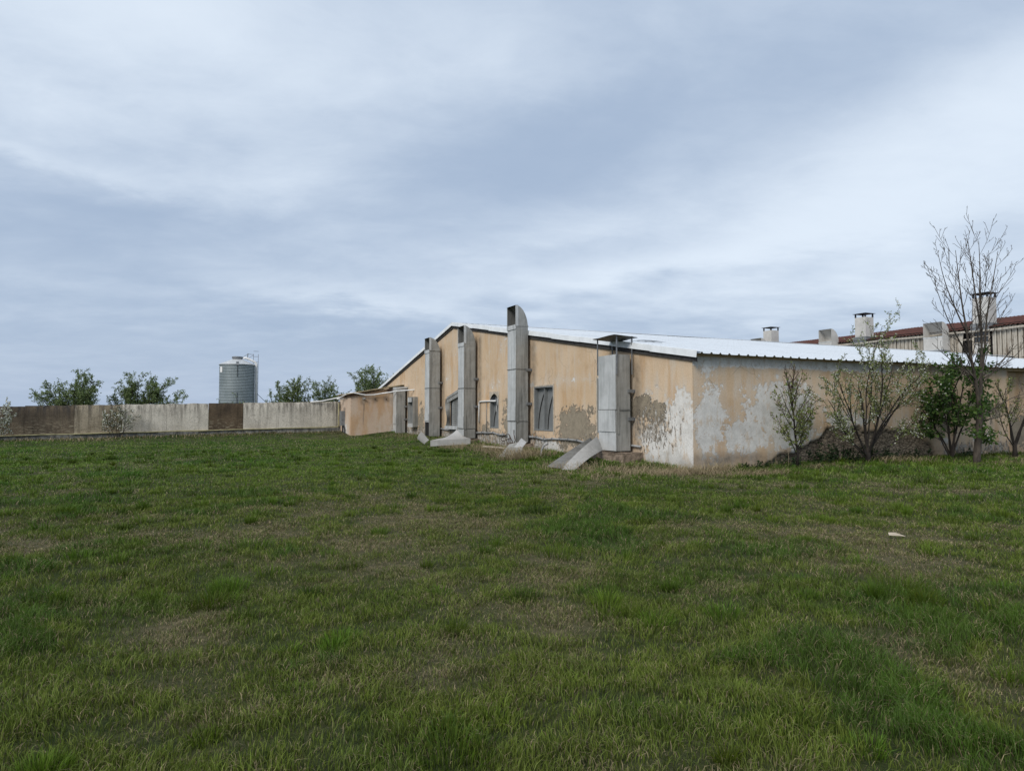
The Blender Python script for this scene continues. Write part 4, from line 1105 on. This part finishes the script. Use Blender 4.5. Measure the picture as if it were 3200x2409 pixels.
# tall bare ash with two stems
pl = Plant(44); Y0 = -1.75; b0 = Vector((9.55, Y0, gz(9.55, Y0)-.08)); ox = .28
def stem(tb, r0, r1, kids, P, n=7, start=.2):
    pts = [Vector((x+ox, Y0+dy, z)) for x, dy, z in tb]
    # smooth the polyline
    out = []
    for i in range(len(pts)-1):
        for k in range(3): out.append(pts[i].lerp(pts[i+1], k/3))
    out.append(pts[-1])
    for _ in range(2): out = [out[0]]+[(out[i-1]+out[i]*2+out[i+1])/4 for i in range(1, len(out)-1)]+[out[-1]]
    rad = [r0+(r1-r0)*(i/(len(out)-1))**.85 for i in range(len(out))]
    pl.wood.tube(out, rad, n)
    dirs = [(out[min(i+1, len(out)-1)]-out[max(i-1, 0)]).normalized() for i in range(len(out))]
    L = sum((out[i+1]-out[i]).length for i in range(len(out)-1))
    rng = pl.r
    for j in range(kids):
        t = start+(1-start)*(j+rng.random()*.8)/kids; f = t*(len(out)-1); i = min(int(f), len(out)-2)
        q = out[i].lerp(out[i+1], f-i); ax_ = dirs[i].cross(rvec(rng)).normalized()
        dv = Quaternion(ax_, R(rng.uniform(28, 52)))@dirs[i]; dv.y *= .8
        pl.grow(q, dv, L*.34*(1-.5*t)*rng.uniform(.7, 1.3)+.12, min(rad[i]*.40, .022), 1, P)
P = dict(wob=.055, trop=[.3, .40, .45, .3], levels=3, kids=[0, 5, 1], t0=[.1, .2, .3], ang=(28, 46), ratio=[.5, .36, .4], leaf_lvl=99, leaf_n=0, twig_lvl=9, rr=.65, seg=.16, rmin=.0058, taper=.6)
stem([(9.2, 0, 0), (9.28, 0, .5), (9.36, 0, 1.0), (9.44, 0, 1.55)], .105, .088, 0, P, 10)
stem([(9.44, 0, 1.5), (9.30, -.05, 1.95), (9.2, -.08, 2.3), (9.04, -.1, 2.75), (8.84, -.12, 3.35), (8.66, -.12, 4.2), (8.50, -.1, 5.0), (8.40, -.1, 5.7), (8.28, -.1, 6.5)], .070, .007, 17, P, 8, .22)
stem([(9.46, 0, 1.5), (9.58, .05, 2.0), (9.66, .08, 2.4), (9.75, .1, 2.9), (9.81, .1, 3.7), (9.80, .1, 4.6), (9.80, .12, 5.35), (9.84, .1, 6.1), (9.80, .1, 7.0)], .068, .007, 18, P, 8, .25)
stem([(9.74, .1, 2.85), (10.0, .12, 3.5), (10.12, .15, 4.3), (10.36, .15, 5.2), (10.62, .15, 5.9), (10.9, .15, 6.8)], .045, .007, 9, P, 6, .3)
stem([(9.80, .1, 4.1), (9.45, .0, 4.9), (9.3, .0, 5.7), (9.2, 0, 6.3), (9.08, 0, 6.9)], .032, .006, 7, P, 6, .3)
stem([(8.95, -.1, 3.1), (8.3, -.2, 3.6), (7.5, -.25, 4.4), (7.0, -.25, 5.4)], .032, .006, 7, P, 6, .3)
stem([(8.72, -.1, 4.0), (8.2, -.1, 4.7), (7.7, -.1, 5.5), (7.45, -.1, 6.3)], .028, .006, 7, P, 6, .3)
stem([(9.08, -.1, 2.6), (8.5, -.3, 2.75), (7.9, -.4, 3.05), (7.3, -.4, 3.6)], .02, .005, 5, P, 5, .3)
stem([(9.72, .1, 2.6), (10.3, -.1, 2.95), (10.9, -.2, 3.3), (11.6, -.2, 3.75)], .026, .006, 5, P, 5, .3)
stem([(9.5, 0, 1.45), (10.1, -.1, 1.75), (10.8, -.15, 2.05), (11.8, -.2, 2.25)], .026, .006, 4, P, 5, .3)
stem([(9.48, 0, 1.35), (10.0, -.1, 1.4), (10.6, -.15, 1.55), (11.6, -.2, 1.7)], .02, .006, 4, P, 5, .3)
tw = pl.wood
ash = pl.finish('ash_tree', 'tall bare forked tree with leaf tufts on its trunk', 'tree', b0, 'bark', 'twig')
for (cx_, cz_, rx, rz, n_) in [(9.62, 1.0, .34, .26, 120), (9.78, .82, .3, .18, 70), (9.55, 1.9, .36, .28, 120), (9.3, 1.62, .30, .2, 60), (9.95, 1.95, .18, .2, 46), (9.35, 2.9, .12, .2, 22), (9.15, .95, .2, .15, 30)]:
    iv = Plant(int(cx_*100))
    for k in range(n_):
        v_ = rvec(iv.r)*(iv.r.random()**.5)
        iv.lv.append((Vector((cx_+ox*.6+v_.x*rx, Y0-.05+v_.y*.3, cz_+v_.z*rz)), v_))
    iv.leaves(iv.lv, .115, .4, .62, .3).build('leaf_tuft', M['leaf_dark'], ash)

# dark weeds at the foot of the side wall
wr = random.Random(5); k = 0
for (x, y, h, sp_, lab) in [(3.2, -.42, .42, .25, 'low dark weeds left of the sapling stem'), (4.45, -.40, .50, .28, 'dark weed clump just right of the sapling stem'), (5.0, -.38, .75, .34, 'tall bushy dark weed clump midway between sapling and plum'),
                     (5.5, -.45, .60, .30, 'dark weed clump left of the plum stems'), (6.5, -.45, .55, .40, 'dark weed clump right of the plum stems'), (7.5, -.42, .42, .45, 'dark weed clump under the right half of the stone patch'),
                     (8.5, -.42, .38, .40, 'dark weeds between the plum and the dense shrub'), (11.2, -.45, .28, .40, 'dark weeds right of the bare tree foot'), (2.0, -.40, .20, .5, 'low dark weeds along the wall left of the sapling')]:
    pl = Plant(60+k); k += 1
    for i in range(int(13*sp_/.3)):
        q = Vector((x+wr.gauss(0, sp_*.7), y+wr.gauss(0, .10), 0)); q.y = min(q.y, -.1); q.z = gz(q.x, q.y)-.02
        hh = h*.8*wr.uniform(.4, 1.1); d = Vector((wr.gauss(0, .2), wr.gauss(0, .2), 1))
        pl.tw.tube([q, q+d*hh*.5, q+d*hh], [.006, .005, .003], 3, cap=False)
        for j in range(int(hh*46)):
            pl.lv.append((q+d*hh*wr.uniform(.1, 1)+rvec(wr)*.05, rvec(wr)))
    pl.finish('weed_clump', lab, 'weeds', (x, y, gz(x, y)), twig='bark_dark', parts=[('leaves', pl.leaves(pl.lv, .085, .4, .6, .3), 'leaf_nettle')], group='dark weed clumps at the foot of the side wall')

# shrubs in front of and behind the fence
def bush(seed, x, y, w, h, name, label, leaf='leaf_far', size=.105, n_st=9, dens=16, blos=0, lean=0, group=None, z0=None, P_=None):
    pl = Plant(seed); b0 = Vector((x, y, (gz(x, y)-.05) if z0 is None else z0))
    P = dict(wob=.16, trop=[.25, .15, .1, 0], levels=3, kids=[9, 5, 3], t0=[.22, .2, .2], ang=(25, 62), ratio=[.42, .5, .5], leaf_lvl=1, leaf_n=dens, leaf_t0=.25, leaf_off=.06, twig_lvl=2, rr=.5, seg=.3, rmin=.008)
    P.update(P_ or {})
    for i in range(n_st):
        f = (i+.5)/n_st*2-1
        L = h*(1-.20*abs(f))*pl.r.uniform(.85, 1.12)
        d = RIGHT*(f*w*.62/h)+Vector((pl.r.gauss(0, .1), pl.r.gauss(0, .1), 1))+RIGHT*lean
        pl.grow(b0+RIGHT*(f*w*.15), d, L, .05*h/4, 0, P)
    lv = pl.lv
    parts = [('crown', pl.leaves(lv, size), leaf)]
    if blos: parts.append(('blossom', pl.petals([p for p in lv if pl.r.random() < blos], .075), 'blossom'))
    return pl.finish(name, label, 'bush', b0, 'bark_dark', 'bark_dark', parts, group)
G_ = 'bushes behind the concrete fence'
bush(71, -19.5, 37, 3.1, 3.75, 'bush', 'broad round bush above the brown left end of the fence', dens=20, n_st=15, group=G_)
bush(72, -15.7, 37, 3.0, 3.8, 'bush', 'dark ragged-topped bush above the fence, nearest to the silo on its left', dens=22, n_st=15, lean=.03, group=G_)
bush(73, -5.9, 37, 2.1, 3.75, 'bush', 'taller upright bush just right of the silo', dens=18, n_st=11, group=G_)
bush(74, -3.3, 38, 2.6, 3.3, 'bush', 'low wide bush touching the left end of the annex roof', dens=18, n_st=11, group=G_)
bush(75, .3, 39, 3.0, 4.4, 'bush', 'tall thin-twigged bush rising behind the annex roof', dens=24, n_st=9, group=G_)
bush(76, -11.0, 34.0, 1.0, 2.15, 'bush', 'few leafy sprigs peeping over the fence left of the silo', dens=14, n_st=3, group=G_, P_=dict(kids=[4, 2, 1]))
bush(77, -9.6, 34.0, .9, 2.2, 'bush', 'few leafy sprigs peeping over the fence in front of the silo', dens=14, n_st=3, group=G_, P_=dict(kids=[4, 2, 1]))
bush(81, -16.35, 30.7, 1.7, 1.85, 'blossom_bush', 'small white blossoming bush standing before the concrete fence', 'leaf_pale', .05, 7, 7, .38, group=None, P_=dict(kids=[7, 5, 4], seg=.2, rmin=.005))
bush(82, -22.35, 29.6, 2.2, 2.5, 'blossom_bush', 'white blossoming bush cut by the left edge of the picture', 'leaf_pale', .06, 8, 12, .8, group=None, P_=dict(kids=[7, 5, 4], seg=.2, rmin=.005))

# ------------------------------------------------------------------ fallen sheets and rubbish along the gable
def sheet(name, fn, nu, nv, mat, label, cat='metal sheet', group='fallen metal sheets along the gable'):
    o = MB().grid(fn, nu, nv).build(name, M[mat], smooth=False)
    so = o.modifiers.new('thickness', 'SOLIDIFY'); so.thickness = .006
    return tag(o, label, cat, group)
def bil(A, B_, C_, D_, bow=0.0, axis=(0, 0, 1)):
    A, B_, C_, D_ = map(Vector, (A, B_, C_, D_)); axis = Vector(axis)
    return lambda s_, t_: (A.lerp(B_, s_)).lerp(D_.lerp(C_, s_), t_)+axis*(bow*4*s_*(1-s_))
# two crumpled pieces near the foot of the left tall duct
sheet('bent_sheet', lambda a, b: bil((-2.70, 15.75, .70), (-2.87, 15.85, .36), (-2.56, 15.68, .10), (-2.37, 15.6, .30), .05, (-1, -.4, 0))(a, b), 8, 8, 'scrap', 'pale kite-shaped metal sheet standing on a corner left of the duct foot')
cs = MB()
A_ = [Vector(p) for p in [(-2.75, 14.2, .33), (-2.50, 14.08, .37), (-1.72, 13.85, .70), (-1.15, 15.0, .38), (-1.25, 15.0, .33)]]
def curl(a, b):
    # an open tray whose far lip curls upward
    p = Vector((-2.75, 14.25, .34)).lerp(Vector((-1.05, 13.72, .42)), a).lerp(Vector((-2.2, 14.9, .38)).lerp(Vector((-1.1, 14.9, .48)), a), b)
    p.z += (.34*(a/.86)**2.6 if a < .86 else .34*max(0, 1-(a-.86)/.14))*b
    return p
cs.grid(curl, 14, 6)
cs.grid(lambda a, b: (lambda q: (q.x, q.y, q.z-b*.26))(curl(a, 0)), 14, 2)
cs.grid(lambda a, b: (lambda q: (q.x, q.y, q.z-b*.26))(curl(0, a)), 6, 2)
o = cs.build('bent_sheet', M['scrap']); so = o.modifiers.new('thickness', 'SOLIDIFY'); so.thickness = .006
tag(o, 'grey folded metal tray with a curled lip lying in front of the ducts', 'metal sheet', 'fallen metal sheets along the gable')
# two long strips fallen from the widest duct
sheet('metal_strip', lambda a, b: (lambda p: (p.x, p.y, p.z+.02*math.sin(a*math.pi)))(Vector((-.72, 4.05, .80)).lerp(Vector((-3.02, 2.75, .04)), a)+Vector((.02, -.25-.60*a, -.32+.32*a))*b), 14, 3, 'duct_in', 'darker of two long metal strips sloping from the widest duct into the grass')  # dark sheet colour carries the shade on this strip
sheet('metal_strip', lambda a, b: (lambda p: (p.x, p.y, p.z+.05*math.sin(a*math.pi)))(Vector((-.70, 3.72, .84)).lerp(Vector((-3.0, 1.95, .02)), a)+Vector((.08, -.22-.32*a, -.42+.40*a))*b), 14, 3, 'scrap', 'paler of two long metal strips, curving down beside the masonry base')
o = MB().obox((-1.55, 7.7, .32), .24, .04, .66, Matrix.Rotation(R(-24), 3, 'Z')@Matrix.Rotation(R(38), 3, 'Y')).build('white_board', M['whiteboard'])
tag(o, 'white board leaning askew in front of the tallest duct', 'board')
o = MB().add([(-2.55, 7.3, .0), (-1.75, 7.05, .0), (-1.2, 8.0, .52), (-1.5, 8.6, .40)], [(0, 1, 2, 3)]).build('bent_sheet', M['duct'])
tag(o, 'grey triangular sheet propped beside the white board', 'metal sheet', 'fallen metal sheets along the gable')
o = MB().obox((-1.67, 9.5, .24), .14, 1.7, .04, Matrix.Rotation(R(8), 3, 'Z')).build('plank', M['annex_trim'])
tag(o, 'pale plank lying in dry grass before the gable', 'plank')
wr_ = MB(); rg = random.Random(9)
base = Vector((-1.1, 9.2, .2))
wr_.tube([base, (-.95, 9.5, .45), (-.92, 9.9, .72), (-.95, 10.3, .66), (-1.0, 10.5, .52), (-1.05, 10.2, .42), (-1.0, 9.7, .55)], .018, 5)
wr_.tube([base, (-.9, 9.35, .5), (-.86, 9.55, .72), (-.88, 9.5, .86), (-.95, 9.35, .9)], .016, 5)
wr_.tube([(-1.2, 9.3, .05), (-1.15, 9.0, .3), (-1.0, 8.7, .2), (-1.2, 8.4, .05)], .018, 5)
wr_.tube([(-1.0, 9.6, .65), (-1.2, 9.2, .2), (-1.4, 8.6, .05)], .016, 5); wr_.tube([(-.9, 9.9, .60), (-1.1, 9.6, .35), (-1.3, 9.1, .1)], .014, 5)
tag(wr_.build('rusty_wire', M['rust_wire']), 'tangle of rusty bent rods at the foot of the tallest duct', 'scrap rods')
o = MB().tube([(-1.2, 6.6, .02), (-1.15, 6.65, .25), (-1.1, 6.55, .42), (-1.05, 6.35, .50)], .03, 7).build('bent_pipe', M['conduit']); tag(o, 'short bent grey pipe sticking out of the grass right of the white board', 'pipe')
o = MB().add([(-4.30, -8.74, gz(-4.3, -8.7)+.05), (-4.12, -8.84, gz(-4.1, -8.8)+.045), (-4.20, -8.75, gz(-4.1, -8.8)+.085), (-4.26, -8.70, gz(-4.3, -8.7)+.075)], [(0, 1, 2, 3)]).build('litter_scrap', M['annex_trim'])
tag(o, 'small pale scrap lying in the lawn on the right', 'litter')

# ------------------------------------------------------------------ grass: real blades, thinned out with distance
def blades(name, px_, py_, h, wd, lean_dir, lean, col, mat, curve=.5):
    n = len(px_); pz_ = ground_z(px_, py_)
    a = np.random.default_rng(5).random(n)*2*np.pi
    ux, uy = np.cos(a)*wd*.5, np.sin(a)*wd*.5
    lx, ly = np.cos(lean_dir)*lean*h, np.sin(lean_dir)*lean*h
    V = np.zeros((n, 5, 3), dtype=np.float32)
    V[:, 0] = np.stack([px_-ux, py_-uy, pz_-.01], 1); V[:, 1] = np.stack([px_+ux, py_+uy, pz_-.01], 1)
    mz = h*.58; mxx = px_+lx*.38; myy = py_+ly*.38
    V[:, 2] = np.stack([mxx+ux*.75, myy+uy*.75, pz_+mz], 1); V[:, 3] = np.stack([mxx-ux*.75, myy-uy*.75, pz_+mz], 1)
    V[:, 4] = np.stack([px_+lx, py_+ly, pz_+h*np.sqrt(np.clip(1-lean**2*.35, .15, 1))], 1)
    b = np.arange(n, dtype=np.int32)*5
    q = np.stack([b, b+1, b+2, b+3], 1); t = np.stack([b+3, b+2, b+4], 1)
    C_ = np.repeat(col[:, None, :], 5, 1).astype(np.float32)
    C_[:, :2] *= .40; C_[:, 4] *= 1.15  # shade low between the blades painted into the tint, tips lightened
    return np_mesh(name, V.reshape(-1, 3), q, t, mat=mat, col=C_.reshape(-1, 3))
m = newmat('grass_blade')
M['blade'] = finish(m, attr('tint', 'Color'), .55, spec=.25, trans=.30)
rng = np.random.default_rng(12)
def inside(x, y):
    b = ((x > -.02) & (y > -.03) & (x < 51)) | ((x > AX0-.05) & (x < .1) & (y > AY0-.05)) | (y > FY-.06)
    b |= (x > -.72) & (y > 2.25) & (y < 4.1) & (x < .1)
    return b
def scatter(r0, r1, per_m2, half=47):
    A = math.radians(half)*(r1*r1-r0*r0); n = int(A*per_m2)
    r = np.sqrt(rng.random(n)*(r1*r1-r0*r0)+r0*r0); a = (rng.random(n)*2-1)*math.radians(half)
    h0 = math.atan2(HEAD.y, HEAD.x)
    x = CAM.x+r*np.cos(h0+a); y = CAM.y+r*np.sin(h0+a)
    k = ~inside(x, y)
    return x[k], y[k], r[k]
X, Y, RR = [], [], []
for r0, r1, dn in [(1.8, 4.5, 8000), (4.5, 7, 5000), (7, 10, 2700), (10, 14, 1400), (14, 20, 640), (20, 28, 330), (28, 38, 180), (38, 56, 90)]:
    a, b, c_ = scatter(r0, r1, dn); X.append(a); Y.append(b); RR.append(c_)
X, Y, RR = map(np.concatenate, (X, Y, RR))
n = len(X)
dry = dry_mask(X, Y); tall = tall_mask(X, Y); u1 = rng.random(n); u2 = rng.random(n); u3 = rng.random(n)
bankd = smooth(27, 30.5, Y)*(X < -3)
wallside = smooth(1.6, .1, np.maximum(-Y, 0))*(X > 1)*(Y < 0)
gableside = smooth(1.6, .2, -X)*(Y > 0)*(Y < 28)
band = smooth(-5.2, -3.2, Y)*smooth(-1.0, -1.8, Y)*(X > 2)
h = (.030+.042*u1)*(1+.8*tall+.1*u2)+.035*bankd*u2+.10*wallside*u2+.08*gableside*u2+.035*band
cl = NC.fbm(X*4.3+1, Y*4.3, 3); c2 = ND.fbm(X*9, Y*9+4, 2)
keep_ = rng.random(n) < (.45+.75*smooth(.32, .62, cl))*np.where(RR > 14, 1, 1)
h *= (.72+.48*smooth(.34, .66, cl))
h *= (1-.42*dry)
isdry = u3 < (dry*.55+.16)
h = np.where(isdry, h*.8, h)
wd = .0030+.0011*np.clip(RR-3, 0, 60)*.62
wd = np.where(RR < 8, .0030+.0003*RR, wd)*(.7+.6*u2)
lean = np.where(isdry, .5+.9*u1, .12+1.0*u2*u2+.2*dry); lean_dir = np.where(rng.random(n) < .65, rng.random(n)*2*np.pi, NA.fbm(X*2.6, Y*2.6, 2)*14+rng.normal(0, .8, n))
g1 = np.array([.122, .184, .022]); g2 = np.array([.068, .128, .016]); g3 = np.array([.195, .238, .046]); s1 = np.array([.40, .335, .195]); s2 = np.array([.28, .23, .13])
tone = (NB.fbm(X*.28+2, Y*.28+7, 3)*.4+ND.fbm(X*1.5+2, Y*1.5+7, 4)*.6)[:, None]; t2 = rng.random((n, 1))
col = g1*(1-t2)+g3*t2
tn = np.clip((tone-.42)*4, 0, 1)*.85
col = col*(1-tn*.85)+g2*tn*.85
col = np.where(tall[:, None] > .5, col*.35+np.array([.048, .125, .014])*.65, col)
col = col*(1-.38*dry[:, None])+np.array([.115, .105, .05])*.38*dry[:, None]
col = np.where(isdry[:, None], s1*(1-t2)+s2*t2, col)
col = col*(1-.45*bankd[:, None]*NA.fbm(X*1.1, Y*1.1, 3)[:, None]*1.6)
col = col*(1-.45*wallside[:, None])  # contact shade along the side wall painted into the grass
farg = smooth(12, 22, RR)[:, None]*(1-bankd[:, None])
col = col*(1+.12*farg)*(1-farg*.15*np.array([.6, -.4, .4]))
col *= (.72+.5*rng.random((n, 1)))*.88
col *= (.84+.28*smooth(.35, .65, c2))[:, None]
# explicit tufts of longer, fresher grass
tx, ty, tr = scatter(2.4, 30, 2.0)
keep = (dry_mask(tx, ty) < .55) & (rng.random(len(tx)) < np.clip(.35+NB.fbm(tx*.4, ty*.4, 3), 0, 1)*1.0); tx, ty, tr = tx[keep], ty[keep], tr[keep]
TX, TY, TH, TW, TD, TL, TC = [], [], [], [], [], [], []
for a, b, r_ in zip(tx, ty, tr):
    big = rng.random() < .16
    m_ = int((2.2 if big else 1)*(150 if r_ < 7 else 90 if r_ < 13 else 42)*rng.uniform(.5, 1.3)); rad = rng.uniform(.05, .20)*(1.8 if big else 1)
    an = rng.random(m_)*2*np.pi; rr_ = rad*np.sqrt(rng.random(m_))
    TX.append(a+rr_*np.cos(an)); TY.append(b+rr_*np.sin(an)*1.0)
    hh = rng.uniform(.08, .20)*(1.2 if big else 1)*(.62 if r_ < 5 else 1)*(1.0-.45*rr_/rad)*(.6+.6*rng.random(m_)); TH.append(hh)
    TW.append(np.full(m_, (.0050 if r_ < 7 else .0048+.00075*(r_-6)))*(.7+.6*rng.random(m_)))
    TD.append(an+rng.normal(0, .5, m_)); TL.append(np.clip(.12+1.0*rr_/rad*rng.random(m_)+.1, 0, 1.3))
    base_c = np.array([.074, .146, .013])*rng.uniform(.5, 1.15)+np.array([.035, .02, .002])*rng.random()
    TC.append(base_c[None, :]*(.7+.6*rng.random((m_, 1))))
X, Y, h, wd, lean_dir, lean, col = X[keep_], Y[keep_], h[keep_], wd[keep_], lean_dir[keep_], lean[keep_], col[keep_]
X = np.concatenate([X]+TX); Y = np.concatenate([Y]+TY); h = np.concatenate([h]+TH); wd = np.concatenate([wd]+TW)
lean_dir = np.concatenate([lean_dir]+TD); lean = np.concatenate([lean]+TL); col = np.concatenate([col]+TC)
k = ~inside(X, Y)
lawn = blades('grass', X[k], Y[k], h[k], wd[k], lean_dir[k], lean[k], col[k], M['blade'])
tag(lawn, 'patchy green grass with straw-coloured dry spots covering the field', 'grass', kind='stuff')
# bleached dead grass along the walls
DX, DY, DH, DW, DD, DL, DC = [], [], [], [], [], [], []
def straw(cx_, cy_, sx_, sy_, nn, hh, ln=.8, w_=.012):
    x = rng.normal(cx_, sx_, nn); y = rng.normal(cy_, sy_, nn)
    DX.append(x); DY.append(y); nn2 = nn; DH.append(hh*.72*(.4+.8*rng.random(nn))); DW.append(np.full(nn, w_)*(.6+.8*rng.random(nn)))
    DD.append(rng.normal(rng.random()*6.28, 1.3, nn)); DL.append(np.clip(rng.normal(ln, .3, nn), .1, 1.5))
    t_ = rng.random((nn, 1)); DC.append((np.array([.40, .33, .205])*(1-t_)+np.array([.25, .195, .115])*t_))
for a in [(-1.9, 12.8, .5, .7, 330, .32), (-1.7, 11.0, .5, .9, 400, .40), (-1.7, 9.2, .5, .9, 420, .45), (-2.0, 7.6, .5, .6, 420, .55), (-2.35, 6.1, .35, .35, 420, .62), (-1.2, 6.8, .4, .5, 300, .45),
          (-2.6, 2.2, .45, .5, 420, .36), (-1.8, .6, .7, .5, 900, .26, 1.2), (-1.3, -.5, .55, .35, 900, .24, 1.2), (-.55, -.45, .25, .25, 330, .38), (.0, -1.0, .4, .3, 330, .24, 1.1), (.9, -1.5, .6, .25, 800, .20, 1.3), (.35, -.55, .2, .2, 300, .40),
          (-2.9, -.3, .6, .6, 350, .2, 1.3), (3.4, -1.25, .5, .25, 250, .25, 1.2), (7.0, -1.0, .8, .3, 350, .36, 1.0), (9.0, -2.6, 1.2, .4, 330, .16, 1.3), (11.5, -2.3, 1.0, .5, 600, .22, 1.2), (-.9, 18, .5, 1.5, 250, .3), (-1.2, 24, .5, 1.8, 350, .28),
          (-10, 29.9, 3.5, .6, 420, .3, .9, .03), (-18, 29.5, 3.0, .8, 420, .3, .9, .03)]: straw(*a)
# thin upright dead stalks in front of the corner
for (a, b) in [(-1.0, .4), (-.6, .2), (-.9, 1.2), (-1.2, 1.5), (.6, -.6), (2.3, -.5), (2.6, -.5), (-.5, .9)]: straw(a, b, .12, .12, 5, .95, .12, .008)
DX, DY, DH, DW, DD, DL, DC = map(np.concatenate, (DX, DY, DH, DW, DD, DL, DC))
k = ~inside(DX, DY)
st_ = blades('dry_grass', DX[k], DY[k], DH[k], DW[k], DD[k], DL[k], DC[k], M['blade'])
tag(st_, 'bleached dead grass and stalks along the foot of the walls', 'dry grass', kind='stuff')
